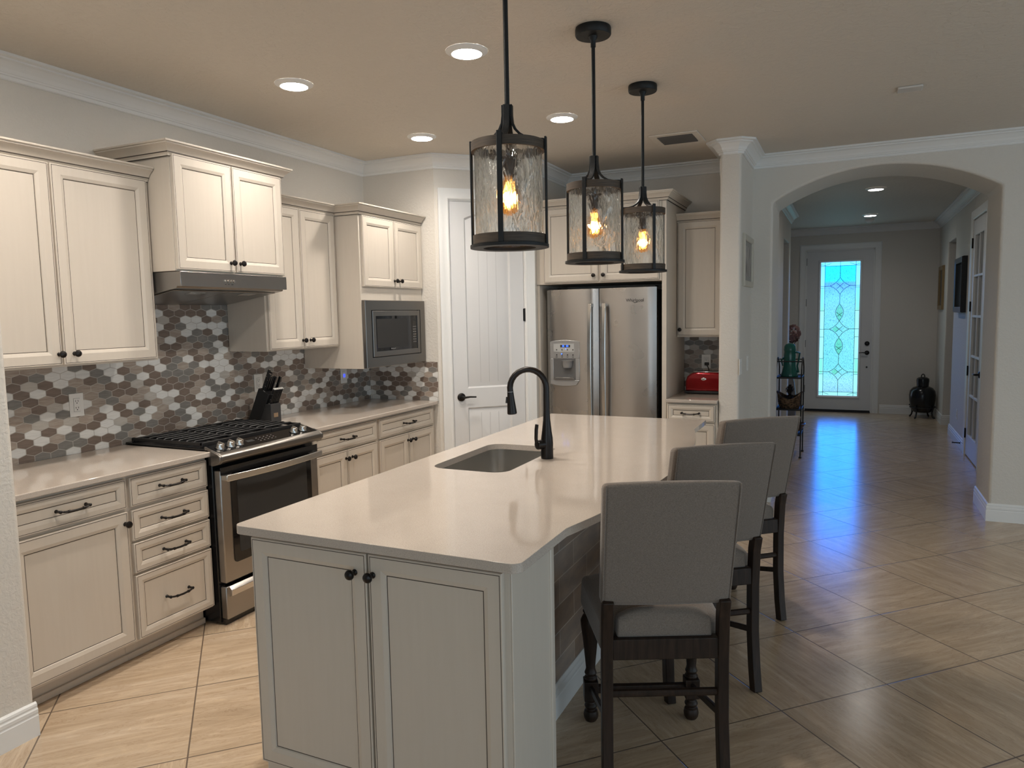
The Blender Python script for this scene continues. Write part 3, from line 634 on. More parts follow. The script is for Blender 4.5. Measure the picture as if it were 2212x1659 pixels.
# sloping control panel
mb = MB(); mb.prism([(.595, .9155), (.595, .936), (.700, .905), (.716, .890), (.716, .868), (.70, .852), (.66, .84), (.62, .84), (.62, .9155)], (0, .001, 0), X, (0,0,1), Y, .764)
for y_ in (-.012, .765): mb.prism([(.649, .9155), (.649, .920), (.700, .905), (.716, .890), (.716, .868), (.70, .852), (.66, .84), (.649, .84)], (0, y_, 0), X, (0,0,1), Y, .013)
cp = mb.build('control_panel', M['steeld'], rg, bevel=.004)
sl = Vector((.105, 0, -.031)).normalized(); sn = Vector((.031, 0, .105)).normalized()
mb = MB(); mb.prism([(.004, 0), (.096, 0), (.096, .75), (.004, .75)], (.595, .008, .9362), sl, Y, sn, .0015); mb.build('control_glass', M['glassk'], cp, smooth=False)
def onp(u, y_): return Vector((.595, y_, .9362))+sl*u+sn*.0015
for y_, u in ((.055, .055), (.125, .055), (.185, .055), (.600, .055), (.675, .055)):
    kb = MB(); c = onp(u, y_); kb.lathe([(.001,0),(.023,0),(.0225,.004),(.0195,.008),(.0185,.024),(.017,.028),(.001,.029)], c, frame=(sl, Y, sn), n=22, mi=0)
    kb.prism([(-.004,-.018),(.004,-.018),(.004,.018),(-.004,.018)], c+sn*.026, Y, sl, sn, .008, 0)
    kb.lathe([(.0235,0),(.027,0),(.027,.003),(.0235,.003)], c, frame=(sl, Y, sn), n=22, mi=1, cap=False); kb.build('knob', [M['steelb'], M['black']], rg, bevel=.0015)
mk = MB()
for i in range(5):
    for j in range(3): c = onp(.030+.018*j, .33+.028*i); mk.prism([(-.004,-.002),(.004,-.002),(.004,.002),(-.004,.002)], c, Y, sl, sn, .0006)
mk.build('button_marks', M['plate'], cp, smooth=False)
mb = MB(); c = onp(.045, .27); mb.prism([(-.025,-.012),(.025,-.012),(.025,.012),(-.025,.012)], c, Y, sl, sn, .0008); mb.build('clock_display', M['slot'], cp)
# three cast grates
for gi in range(3):
    y0_ = .012+gi*.248; y1_ = y0_+.243; mb = MB(); z = .952
    mb.box(.045, .06, y0_, y1_, .927, z-.004); mb.box(.555, .572, y0_, y1_, .927, z)
    for yy in (y0_, y1_-.012): mb.box(.05, .57, yy, yy+.012, .936, z)
    for k in range(1, 9):
        xx = .06+k*.0555; pts = [(xx, y0_+.004, .94), (xx, y0_+.006, z-.004), (xx, y0_+.02, z+.002), (xx, y1_-.02, z+.002), (xx, y1_-.006, z-.004), (xx, y1_-.004, .94)]
        mb.tube(pts, .0058, 8)
    mb.box(.06, .56, (y0_+y1_)/2-.006, (y0_+y1_)/2+.006, .942, z)
    mb.build('grate', M['iron'], rg, bevel=.003)
for bx, by in ((.17, .13), (.43, .13), (.30, .383), (.17, .635), (.43, .635)):
    MB().lathe([(.001,0),(.05,0),(.05,.006),(.036,.010),(.036,.016),(.001,.018)], (bx, by, .927), n=24).build('burner', M['iron'], rg)
# oven door
od = MB(); od.prism([(.012, .225), (.752, .225), (.752, .815), (.012, .815)], (.64, 0, 0), Y, (0,0,1), X, .045, 0); odo = od.build('oven_door', M['steel'], rg, bevel=.006)
MB().prism(rrect(.075, .688, .318, .79, .02), (.685, 0, 0), Y, (0,0,1), X, .0035).build('window', M['glassk'], odo)
MB().prism(rrect(.115, .648, .365, .745, .012), (.6886, 0, 0), Y, (0,0,1), X, .0006).build('window_inner', M['slot'], odo)
MB().prism([(.012, .79), (.752, .79), (.752, .83), (.012, .83)], (.685, 0, 0), Y, (0,0,1), X, .003).build('vent_trim', M['black'], odo, bevel=.001)
mb = MB(); pts = []
for i in range(13):
    t = i/12; y_ = .02+t*.725; pts.append((.722+.030*(1-(2*t-1)**2), y_, .778))
mb.bar(pts, .034, .012, (0,0,1))
for yy in (.028, .737): mb.box(.686, .728, yy-.012, yy+.012, .764, .792)
mb.build('handle', M['steelb'], odo, bevel=.003)
dwr = MB().box(.64, .683, .012, .752, .032, .205).build('drawer', M['steel'], rg, bevel=.006)
mb = MB(); mb.prism([(.64, .205), (.683, .205), (.705, .188), (.705, .158), (.683, .150)], (0, .03, 0), X, (0,0,1), Y, .70); mb.build('handle', M['steelb'], dwr, bevel=.002)
MB().box(.60, .668, .012, .752, .005, .034).build('kick_plate', M['black'], rg)

# range hood
hd = thing('range_hood', 'stainless under-cabinet range hood above the gas cooktop', 'range hood', (.25, .383, 1.66))
mb = MB(); hp = [(.009, 1.672), (.015, 1.672), (.47, 1.742), (.475, 1.752), (.503, 1.7500), (.503, 1.826), (.009, 1.826)]
mb.prism(hp, (0, .001, 0), X, (0,0,1), Y, .762); mb.build('shell', M['steel'], hd, bevel=.002)
def hz(x_): return 1.671+(x_-.015)*(.07/.455)
for y_ in (.02, .385):
    mb = MB(); mb.prism([(.03, hz(.03)-.004), (.43, hz(.43)-.004), (.43, hz(.43)), (.03, hz(.03))], (0, y_, 0), X, (0,0,1), Y, .358)
    fl = mb.build('filter', M['steel'], hd, bevel=.002)
    mb = MB(); mb.prism([(.35, hz(.35)-.0055), (.40, hz(.40)-.0055), (.40, hz(.40)-.003), (.35, hz(.35)-.003)], (0, y_+.13, 0), X, (0,0,1), Y, .10); mb.build('filter_catch', M['steelb'], fl)
for i in range(4):
    MB().lathe([(.001,0),(.0075,0),(.0075,.004),(.006,.007),(.001,.0075)], (.503, .292+i*.0195, 1.785), 'x', 14).build('button', M['steelb'], hd)
mb = MB()
for i, w4 in enumerate((.008, .008, .014)): mb.box(.5028, .5034, .288+i*.022, .288+i*.022+w4, 1.766, 1.769)
mb.build('button_legend', M['slot'], hd, smooth=False)

# ---------------------------------------------------------------- built-in microwave
mv = thing('microwave', 'built-in microwave in a wide stainless trim frame, below short cabinet doors', 'microwave', (.54, 1.83, 1.222))
def ringframe(mb, o, a, n, w_, h_, ins, d0, d1):
    mb.panel(o, a, n, w_, h_, [(0, d0, 0), (0, d1-.002, 0), (.003, d1, 0), (ins, d1, 0), (ins, d0, 0)]); mb.bm.faces.ensure_lookup_table(); bmesh.ops.delete(mb.bm, geom=[mb.bm.faces[-1]], context='FACES_ONLY')
mb = MB(); ringframe(mb, (.5215, 1.470, 1.226), Y, X, .770, .470, .068, .0, .028); mb.build('trim_frame', M['steeld'], mv, smooth=False)
MB().box(.522, .533, 1.53, 2.175, 1.29, 1.63).build('surround', M['black'], mv)
mb = MB(); ringframe(mb, (.533, 1.548, 1.300), Y, X, .612, .322, .036, 0, .020); mb.build('door_frame', M['steeld'], mv, smooth=False)
MB().box(.534, .5475, 1.582, 2.126, 1.335, 1.588).build('window', M['glassk'], mv, smooth=False)
MB().box(.5475, .5482, 1.60, 1.99, 1.36, 1.565).build('window_inner', M['slot'], mv, smooth=False)
mb = MB()
for i in range(7):
    for j in range(3): mb.box(.5475, .5481, 2.068+.016*j, 2.075+.016*j, 1.385+.019*i, 1.391+.019*i)
mb.build('keypad', M['plate'], mv, smooth=False)
MB().box(.5475, .5481, 2.075, 2.105, 1.545, 1.558).build('clock_display', M['slot'], mv)
text('Whirlpool', .014, (.5484, 1.795, 1.349), (PI/2, 0, PI/2), M['plate'], mv)

# ---------------------------------------------------------------- fridge wall
PF = 2.875                       # face of the tall panel and the cabinet over the fridge
fc_ = thing('fridge_cabinet', 'cream cabinet framing the refrigerator, two doors above it and tall side panels', 'cabinet', (1.77, 3.2, 1.815))
MB().box(1.2345, 2.262, PF, YB-.03, 1.815, 2.425).build('body', M['cream'], fc_, bevel=.0015)
MB().box(2.264, 2.299, PF, YB-.03, 0, 2.425).build('side_panel', M['cream'], fc_, bevel=.002)
MB().box(1.2345, 1.256, PF+.01, YB-.03, 0, 1.812).build('side_panel', M['cream'], fc_, bevel=.002)
for a, b, k_ in ((1.305, 1.767, 1.732), (1.777, 2.245, 1.812)):
    fo = front('door', fc_, (a, PF, 1.828), X, NY, b-a, .585, .063); knob(fo, (k_, PF-.019, 1.874), NY)
cab_crown(fc_, [(1.2345, PF), (2.30, PF), (2.30, YB-.03)], -1, 2.425)
# refrigerator
fg = thing('refrigerator', 'stainless side-by-side refrigerator with ice and water dispenser', 'refrigerator', (1.757, 3.2, 0))
FX0, FXM, FX1, FY = 1.303, 1.748, 2.212, 2.905
MB().box(FX0+.006, FX1-.006, FY+.075, YB-.06, .02, 1.755).build('cabinet', M['matte'], fg, bevel=.004)
MB().box(FX0+.02, FX1-.02, FY+.05, FY+.12, .0, .09).build('kick_grille', M['matte'], fg)
def fdoor(x0, x1):
    mb = MB(); k = 12; pr = []
    for i in range(k+1):
        t = i/k; e = min(t, 1-t); pr.append((x0+(x1-x0)*t, FY+.012*(2*t-1)**2+(.010*(1-e/.03)**2 if e < .03 else 0)))
    pr += [(x1, FY+.07), (x0, FY+.07)]; mb.pz(pr, .10, 1.772); return mb.build('door', M['steelv'], fg, angle=50)
dl = fdoor(FX0, FXM-.003); drr = fdoor(FXM+.004, FX1)
def fhandle(xc_, par, sgn):
    mb = MB(); pts = []
    for i in range(15):
        t = i/14; z = .62+t*1.035; pts.append((xc_-sgn*.010*(1-(2*t-1)**2)*0+sgn*(-.006+.014*t*0), FY-.034-.022*(1-(2*t-1)**2), z))
    mb.bar(pts, .034, .014, (1, -.25, 0))
    for z in (.635, 1.64): mb.box(xc_-.012, xc_+.012, FY-.036, FY+.012, z-.014, z+.014)
    return mb.build('handle', M['steelb'], par, bevel=.004)
fhandle(1.694, dl, 1); fhandle(1.800, drr, -1)
for s in (FX0+.05, FX1-.05): MB().box(s-.04, s+.04, FY+.03, FY+.12, 1.772, 1.785).build('hinge_cover', M['matte'], fg, bevel=.003)
# dispenser
dp = MB(); x0, x1, z0, z1 = 1.333, 1.588, .985, 1.366
outl = [(x0, z0+.02)]+[(x0+(x1-x0)*i/10, z0+.018-.016*(1-(2*i/10-1)**2)) for i in range(11)]+[(x1, z1-.014)]+[(x1-(x1-x0)*i/10, z1-.014+.014*(1-(2*i/10-1)**2)) for i in range(11)]
hole = (x0+.030, x1-.035, z0+.055, z0+.228)
yv = FY-.006
a_ = [(x0, z0)]
dp.prism([(p[0], p[1]) for p in outl if p[1] > 1.2] + [(x0, hole[3]), (x1, hole[3])] if 0 else [(x0, hole[3]), (x1, hole[3])]+outl[12:], (0, yv, 0), X, (0,0,1), Y, .025)
dp.prism([(x0, hole[2])]+outl[1:11]+[(x1, hole[2])], (0, yv, 0), X, (0,0,1), Y, .025)
dp.box(x0, hole[0], yv, yv+.025, hole[2], hole[3]); dp.box(hole[1], x1, yv, yv+.025, hole[2], hole[3])
M['silver'] = mat('silver_plastic', (.42, .42, .42), .3, .6)
dpo = dp.build('dispenser', M['silver'], dl, bevel=.004)
MB().box(hole[0]-.002, hole[1]+.002, FY-.004, FY-.002, hole[2]-.002, hole[3]+.002).build('recess', mat('dispenser_recess', (.11, .11, .11), .3), dpo)
MB().prism([(hole[0]+.005, hole[2]), (hole[1]-.005, hole[2]), (hole[1]-.02, hole[2]+.02), (hole[0]+.02, hole[2]+.02)], (0, FY-.006, 0), X, (0,0,1), NY, .01).build('drip_tray', M['steel'], dpo, bevel=.002)
MB().lathe([(.001,0),(.034,0),(.040,.02),(.044,.05),(.050,.058),(.001,.06)], ((hole[0]+hole[1])/2+.03, FY-.012, hole[2]+.10), n=20).build('spout', M['plate'], dpo)
mb = MB(); mb.box(x0+.033, x1-.045, yv-.0018, yv, 1.268, 1.335)
for i in range(4):
    for z in (1.280, 1.238): mb.box(x0+.055+i*.047, x0+.064+i*.047, yv-.0024, yv, z, z+.010, 1)
    mb.box(x0+.052+i*.047, x0+.067+i*.047, yv-.0024, yv, 1.225, 1.229, 1)
mb.build('control_panel', [mat('pale_panel', (.42, .42, .41), .35), M['slot']], dpo, smooth=False)
mb = MB(); mb.box(1.425, 1.510, yv-.0030, yv-.0018, 1.305, 1.325); mb.build('display_bezel', M['slot'], dpo)
text('38', .022, (1.450, yv-.0035, 1.315), (PI/2, 0, 0), M['blue'], dpo, 'display_digits'); text('00', .022, (1.485, yv-.0035, 1.315), (PI/2, 0, 0), M['blue'], dpo, 'display_digits')
for a, b, c, d in ((1.470, 1.476, 1.290, 1.296), (1.432, 1.439, 1.246, 1.256)): MB().box(a, b, yv-.003, yv-.001, c, d).build('indicator_light', M['blue'], dpo)
text('Whirlpool', .034, (2.046, FY-.0005, 1.672), (PI/2, 0, 0), M['slot'], drr)
mb = MB(); mb.tube([(2.025, FY-.0008, 1.663), (2.045, FY-.0008, 1.652), (2.075, FY-.0008, 1.660)], [.0006, .0022, .0006], 6); mb.build('logo_swoosh', M['slot'], drr)

# toaster nook
nb = thing('base_cabinet', 'narrow cream base cabinet with drawer in the nook below the toaster', 'cabinet', (2.49, 3.2, 0))
MB().box(2.301, 2.683, PF+.002, YB-.002, .10, .886).build('body', M['cream'], nb, bevel=.0015)
MB().box(2.301, 2.683, PF+.075, YB-.002, 0, .10).build('toe_kick', M['cream'], nb)
fo = front('drawer', nb, (2.312, PF, .748), X, NY, .352, .125, .044); pull(fo, (2.487, PF-.019, .812), NY, X)
fo = front('door', nb, (2.312, PF, .117), X, NY, .352, .613, .06); knob(fo, (2.345, PF-.019, .68), NY)
worktop('countertop', 'small stone countertop in the nook under the red toaster', [(2.3005, PF-.03), (2.684, PF-.03), (2.684, YB-.008), (2.3005, YB-.008)])
nu = thing('wall_cabinet', 'narrow cream single-door wall cabinet above the red toaster', 'cabinet', (2.49, YB-.16, 1.372))
MB().box(2.3005, 2.684, 3.245, YB-.002, 1.372, 2.292).build('body', M['cream'], nu, bevel=.0015)
fo = front('door', nu, (2.308, 3.245, 1.384), X, NY, .35, .90, .062); knob(fo, (2.330, 3.226, 1.433), NY)
cab_crown(nu, [(2.3005, 3.245), (2.684, 3.245)], -1, 2.288)
# toaster
M['red'] = mat('red_metallic', (.32, .006, .012), .12, .75, Coat_Weight=.6)
to = thing('toaster', 'shiny red toaster with black ends on the nook countertop', 'toaster', (2.52, 3.30, CH))
pr = [(-.165, .02), (-.165, .10), (-.150, .14), (-.115, .165), (-.06, .172), (.06, .172), (.115, .165), (.150, .14), (.165, .10), (.165, .02)]
MB().prism(pr, (2.535, 3.24, CH+.004), X, (0,0,1), Y, .15).build('shell', M['red'], to, bevel=.012, seg=3)
MB().prism([(u*1.03, v_ if v_ > .05 else v_) for u, v_ in [(-.168, .006), (.168, .006), (.168, .026), (-.168, .026)]], (2.535, 3.236, CH+.0005), X, (0,0,1), Y, .158).build('base', M['matte'], to, bevel=.004)
mb = MB(); mb.box(2.43, 2.64, 3.262, 3.368, CH+.174, CH+.181); mb.build('top_plate', M['chrome'], to, bevel=.003)
mb = MB(); mb.box(2.45, 2.62, 3.28, 3.302, CH+.1812, CH+.1822); mb.box(2.45, 2.62, 3.33, 3.352, CH+.1812, CH+.1822); mb.build('slot', M['slot'], to)
MB().lathe([(.001,0),(.020,0),(.020,.002),(.017,.003),(.001,.003)], (2.515, 3.2405, CH+.122), frame=((1,0,0),(0,0,.55),(0,-1,0))).build('logo_badge', M['chrome'], to)
text('Oster', .010, (2.515, 3.2368, CH+.122), (PI/2, 0, 0), M['slot'], to)
MB().tube([(2.49, YB-.014, 1.135), (2.49, YB-.04, 1.128), (2.505, YB-.05, 1.10), (2.515, YB-.055, 1.05), (2.52, YB-.08, .97), (2.53, YB-.12, .925), (2.53, 3.395, .93)], .004, 8).build('power_cord', M['matte'], to)

# ---------------------------------------------------------------- outlets, switches
def outlet(label, c, a, n, w_=.075, h_=.118, kind='duplex', group='wall outlets'):
    c, a, n = Vector(c), Vector(a), Vector(n); t = thing('wall_outlet' if kind != 'switch' else 'light_switch', label, 'outlet' if kind != 'switch' else 'switch', c, group=None)
    mb = MB(); Z = (0,0,1); mb.prism([(-w_/2,-h_/2),(w_/2,-h_/2),(w_/2,h_/2),(-w_/2,h_/2)], c, a, Z, n, .005); mb.build('plate', M['white'], t, bevel=.002)
    mb = MB(); mb.prism([(-.0172,-.034),(.0172,-.034),(.0172,.034),(-.0172,.034)], c+n*.0048, a, Z, n, .0004); mb.build('gap', M['slot'], t)
    mb = MB(); mb.prism([(-.0162,-.033),(.0162,-.033),(.0162,.033),(-.0162,.033)], c+n*.005, a, Z, n, .0016)
    rk = mb.build('receptacle' if kind != 'switch' else 'rocker', M['white'], t)
    if kind == 'duplex':
        mb = MB()
        for dz in (.017, -.017):
            for du_ in (-.0062, .0062): mb.prism([(du_-.0012, dz-.001),(du_+.0012, dz-.001),(du_+.0012, dz+.008),(du_-.0012, dz+.008)], c+n*.0066, a, Z, n, .0003)
            mb.lathe([(.001,0),(.0028,0),(.0028,.0003),(.001,.0003)], c+n*.0066+Vector((0,0,dz-.007)), frame=(a, Vector(Z), n), n=10)
        mb.build('socket_slots', M['slot'], rk, smooth=False)
    return t
outlet('white duplex outlet on the hexagon tiles left of the range', (.006, -.255, 1.161), Y, X)
outlet('white duplex outlet half hidden behind the knife block', (.006, 1.000, 1.157), Y, X)
t = outlet('white wall plate with glowing blue night light under the microwave cabinet', (.006, 1.900, 1.131), Y, X, kind='night')
MB().box(.0125, .0145, 1.888, 1.912, 1.118, 1.145).build('night_light', M['bluedim'], t)
t = outlet('white outlet behind the red toaster with black plug', (2.478, YB-.006, 1.157), X, NY)
mb = MB(); mb.box(2.468, 2.503, YB-.036, YB-.0125, 1.125, 1.150); mb.build('plug', M['matte'], t, bevel=.004)
outlet('small white outlet low on the right wall of the hall', (XR, 7.10, .332), Y, NX)
for y_, lb in ((2.93, 'white light switch plate nearest the pier corner'), (3.33, 'white light switch plate deeper on the pier side, by the arch wall')):
    outlet(lb, (2.835, y_, 1.162), Y, X, .115 if y_ < 3 else .075, .118, kind='switch')
outlet('small beige plate on the pier, high beside the crown', (2.685, 2.945, 2.62), Y, NX, .075, .118, kind='switch')

# ---------------------------------------------------------------- knife block and knives
kbx = Vector((.224, .876, CH+.0005)); wd = Vector((0, 1, 0)); fw_ = Vector((1, 0, 0)); Zv = (0, 0, 1)
kt = thing('knife_block', 'black slanted knife block behind the range on the counter', 'knife block', tuple(kbx+wd*.04-fw_*.08))
mb = MB(); mb.prism([(-.204, 0), (-.104, 0), (-.014, .183), (-.099, .222)], kbx+wd*.002, fw_, Zv, wd, .086); kbody = mb.build('body', M['matte'], kt, bevel=.003)
mb = MB(); mb.prism([(-.103, 0), (.0, 0), (0, .122), (-.043, .122)], kbx, fw_, Zv, wd, .09); mb.build('steak_knife_slot', mat('charcoal_block', (.03, .03, .031), .5), kt, bevel=.003)
M['label'] = mat('metal_label', (.42, .30, .2), .35, .8)
mb = MB(); mb.prism([(.022, .035), (.060, .035), (.060, .062), (.022, .062)], kbx+fw_*.0001, wd, Zv, fw_, .002); mb.build('label_plate', M['label'], kt)
kdir = (fw_*.43+Vector((0,0,1))*.90).normalized()
def knife(name, label, base_, L, w_, th_, group, steel_end):
    t = thing(name, label, 'knife', tuple(base_), group=group)
    p0 = base_; n_ = kdir.cross(wd)
    mb = MB(); mb.bar([p0-kdir*.0005, p0+kdir*.006], th_*.8, w_*.8, wd); mb.build('bolster', M['steelb'], t)
    mb = MB(); mb.bar([p0+kdir*.003, p0+kdir*L*.3, p0+kdir*L*.7, p0+kdir*L], th_, w_, wd); ho = mb.build('handle', M['black'], t, bevel=.004)
    mb = MB()
    mb.bar([p0+kdir*L, p0+kdir*(L+(.005 if steel_end else .002))], th_*(.96 if steel_end else .6), w_*(.96 if steel_end else .6), wd); mb.build('end_cap', M['white'] if steel_end else M['steelb'], ho)
    mb = MB()
    for q_ in (.3, .65): mb.lathe([(.001,0),(.0022,0),(.0022,.0006),(.001,.0006)], p0+kdir*L*q_-wd*(th_/2+.0005), frame=(kdir, n_, -wd), n=8)
    mb.build('rivet', M['steelb'], ho)
    return t
for t_, y_, L in ((.52, .886, .125), (.52, .904, .105), (.52, .922, .105), (.52, .940, .105), (.14, .912, .135), (.14, .934, .12), (.84, .952, .115)):
    knife('kitchen_knife', 'large black handled knife in the slanted upper part of the block', Vector((kbx.x-.099+.085*t_, y_, kbx.z+.2225-.039*t_)), L, .020, .013, 'large knives in the knife block', False)
for i in range(6):
    knife('steak_knife', 'slim black steak knife with pale end cap in the front row of the block', kbx+wd*(.010+i*.014)-fw_*.018+Vector((0,0,.1228)), .105, .016, .009, 'steak knives in the knife block', True)

# ---------------------------------------------------------------- island
IX0, IX1, IY0, IY1 = 1.762, 2.780, -.945, 1.833; CZ1 = .914; CT = .028
isl = thing('kitchen_island', 'cream kitchen island with two near-end doors and brown brick-tiled side', 'island', (2.25, .44, 0))
BX0, BX1, BY0, BY1 = 1.792, 2.725, -.886, 1.775; KX = 2.545
mb = MB()
mb.box(BX0, BX1, BY0, -.582, .085, CZ1-CT-.002); mb.box(BX0, KX-.02, -.582, 1.47, .085, .60); mb.box(BX0, BX1, 1.47, BY1, .085, CZ1-CT-.002)
for a, b in ((-.582, .02), (.72, 1.47)): mb.box(BX0, KX-.02, a, b, .60, CZ1-CT-.002)
mb.box(BX0, BX0+.02, .02, .72, .60, CZ1-CT-.002); mb.box(KX-.12, KX-.02, .02, .72, .60, CZ1-CT-.002)
mb.box(BX0+.0, BX1-.0, BY0+.01, -.582, 0, .085); mb.box(BX0+.075, KX-.02, -.582, 1.47, 0, .085); mb.box(BX0+.075, BX1, 1.47, BY1-.01, 0, .085)
body = mb.build('body', M['cream'], isl, bevel=.0015)
for a, b, k_ in ((1.797, 2.254, 2.212), (2.262, 2.708, 2.278)):
    fo = front('door', isl, (a, BY0, .094), X, NY, b-a, .772, .062); knob(fo, (k_, BY0-.019, .804), NY)
MB().box(BX1, BX1+.006, BY0, -.586, .0, CZ1-CT-.002).build('end_panel', M['cream'], isl, bevel=.002)
mb = MB(); mb.box(BX1+.002, BX1+.012, -.612, -.584, 0, CZ1-CT-.002); mb.build('edge_strip', M['cream'], isl, bevel=.004)
kt_ = mat('brick_tile', (.2, .15, .12), .5)
tcc = N(kt_, 'ShaderNodeTexCoord'); sp = N(kt_, 'ShaderNodeSeparateXYZ'); cb = N(kt_, 'ShaderNodeCombineXYZ'); LK(kt_, tcc.outputs['Object'], sp.inputs[0]); LK(kt_, sp.outputs[1], cb.inputs[0]); LK(kt_, sp.outputs[2], cb.inputs[1])
br = N(kt_, 'ShaderNodeTexBrick'); LK(kt_, cb.outputs[0], br.inputs['Vector']); br.offset = .5; br.inputs['Scale'].default_value = 1
for k_, v_ in (('Brick Width', .328), ('Row Height', .1075), ('Mortar Size', .0022), ('Bias', 0)): br.inputs[k_].default_value = v_
br.inputs['Color1'].default_value = (.27, .195, .145, 1); br.inputs['Color2'].default_value = (.36, .30, .255, 1); br.inputs['Mortar'].default_value = (.52, .46, .40, 1)
vn = coords(kt_, (5, 5, 14)); mm = N(kt_, 'ShaderNodeMix', data_type='RGBA', blend_type='MULTIPLY'); mm.inputs[0].default_value = .8
LK(kt_, br.outputs[0], mm.inputs[6]); LK(kt_, ramp(kt_, noise(kt_, vn, 1.5, 4), [(.3, (.72, .72, .76)), (.7, (1.15, 1.05, .95))]), mm.inputs[7]); LK(kt_, mm.outputs[2], P(kt_).inputs['Base Color'])
mb = MB(); mb.box(KX-.02, KX, -.580, 1.468, .0, CZ1-CT-.002); kw = mb.build('tiled_knee_wall', kt_, isl, smooth=False)
MB().sweep([(KX, 1.468), (KX, -.580)], BB, 0, 1).build('baseboard', M['trim'], isl) if 0 else MB().sweep([(KX, -.580), (KX, 1.468)], BB, 0, -1).build('baseboard', M['trim'], isl)
# countertop with bowed seating edge and sink cut-out
r = .03
rightedge = [(IX1, -.60)]
ya, yb = -.585, 1.466
bow = [(IX1+4*.13*t*(1-t), ya+(yb-ya)*t) for t in [i/24 for i in range(25)]]
outer = arc(IX0+r, IY0+r, r, 180, 270, 6)+arc(IX1-r, IY0+r, r, 270, 360, 6)+bow+[(IX1, IY1)]+[(IX0, IY1)]
SX0, SX1, SY0, SY1, SR = 1.895, 2.262, .052, .690, .07
hole_ = rrect(SX0, SX1, SY0, SY1, SR, 8)
bm = bmesh.new()
def loop(bm, pts, z):
    vs_ = [bm.verts.new((x_, y_, z)) for x_, y_ in pts]; return vs_, [bm.edges.new((vs_[i], vs_[(i+1)%len(vs_)])) for i in range(len(vs_))]
for z in (CZ1, CZ1-CT):
    vo, eo = loop(bm, outer, z); vh, eh = loop(bm, hole_, z)
    bmesh.ops.triangle_fill(bm, use_beauty=True, use_dissolve=False, edges=eo+eh, normal=(0, 0, 1))
    if z == CZ1: top_ = (vo, vh)
for A, B in ((top_[0], vo), (top_[1], vh)):
    for i in range(len(A)): bm.faces.new((A[i], A[(i+1)%len(A)], B[(i+1)%len(A)], B[i]))
mb = MB(); mb.bm.free(); mb.bm = bm
ct = mb.build('island_countertop', M['quartz'], bevel=.004, angle=40); tag(ct, 'large pale stone countertop of the island with sink cut-out', 'countertop')
# sink
sk = thing('sink', 'undermount stainless single-bowl sink set in the island', 'sink', ((SX0+SX1)/2, (SY0+SY1)/2, .68))
mb = MB(); zt_ = CZ1-CT-.0008
def sring(g_, z, rr_): return [mb.bm.verts.new((x_, y_, z)) for x_, y_ in rrect(SX0-g_, SX1+g_, SY0-g_, SY1+g_, rr_, 8)]
rs = [sring(.020, zt_, .085), sring(.004, zt_, .074), sring(.004, zt_-.16, .074), sring(-.004, zt_-.185, .07), sring(-.03, zt_-.200, .06), sring(-.12, zt_-.203, .05)]
for A, B in zip(rs, rs[1:]):
    for i in range(len(A)): mb.face([A[i], A[(i+1)%len(A)], B[(i+1)%len(A)], B[i]])
mb.face(rs[-1]); mb.build('bowl', M['sink'], sk)
MB().lathe([(.001,0),(.042,0),(.042,.003),(.034,.005),(.030,.002),(.001,.001)], ((SX0+SX1)/2, (SY0+SY1)/2, zt_-.2028), n=24).build('drain', M['chrome'], sk)
# faucet
fc0 = Vector((2.311, .412, CZ1)); fa = thing('faucet', 'tall black gooseneck pull-down faucet beside the island sink', 'faucet', tuple(fc0))
MB().lathe([(.001,.0004),(.0285,.0004),(.029,.01),(.028,.05),(.0285,.075),(.027,.095),(.022,.13),(.0165,.18),(.0145,.22),(.0140,.30),(.001,.30)], fc0, n=28).build('body', M['bronze'], fa)
fdir = Vector((-.93, -.36, 0)).normalized(); gpts = [fc0+Vector((0,0,.28)), fc0+Vector((0,0,.325))]; Rg = .083
for i in range(1, 15):
    th_ = PI*i/14*1.06; gpts.append(fc0+Vector((0,0,.325))+fdir*(Rg-Rg*math.cos(th_))+Vector((0,0,Rg*1.05*math.sin(th_))))
dn = (gpts[-1]-gpts[-2]).normalized(); MB().tube(gpts, .0138, 16).build('spout', M['bronze'], fa)
e0 = gpts[-1]; u_ = dn; a_ = u_.orthogonal().normalized(); b2 = u_.cross(a_)
sh_ = MB().lathe([(.001,-.002),(.0142,-.002),(.0145,.003),(.0165,.03),(.0185,.05),(.0215,.085),(.0225,.098),(.020,.102),(.001,.102)], e0, frame=(a_, b2, u_), n=22).build('spray_head', M['bronze'], fa)
MB().lathe([(.0146,0),(.0155,0),(.0155,.0025),(.0146,.0025)], e0-u_*.003, frame=(a_, b2, u_), n=22, cap=False).build('collar', M['plate'], fa)
bs = fdir*.02; mb = MB(); mb.tube([e0+u_*.022+bs*.85, e0+u_*.05+bs*1.05], [.005, .006], 8); mb.build('spray_button', M['matte'], sh_)
ld = Vector((-.36*0-.55, -.83, 0)).normalized()
MB().lathe([(.001,-.028),(.021,-.028),(.022,.0),(.022,.026),(.019,.030),(.001,.031)], fc0+Vector((0,0,.068))+ld*.026, frame=(ld.cross(Vector((0,0,1))), Vector((0,0,1)), ld), n=20).build('valve', M['bronze'], fa)
lp = fc0+Vector((0,0,.068))+ld*.050
MB().bar([lp+Vector((0,0,-.018)), lp+Vector((0,0,.0))+ld*.006, lp+Vector((0,0,.03))+ld*.010, lp+Vector((0,0,.07))+ld*.008, lp+Vector((0,0,.096))+ld*.004], .020, .010, ld.cross(Vector((0,0,1)))).build('lever', M['bronze'], fa, bevel=.004)

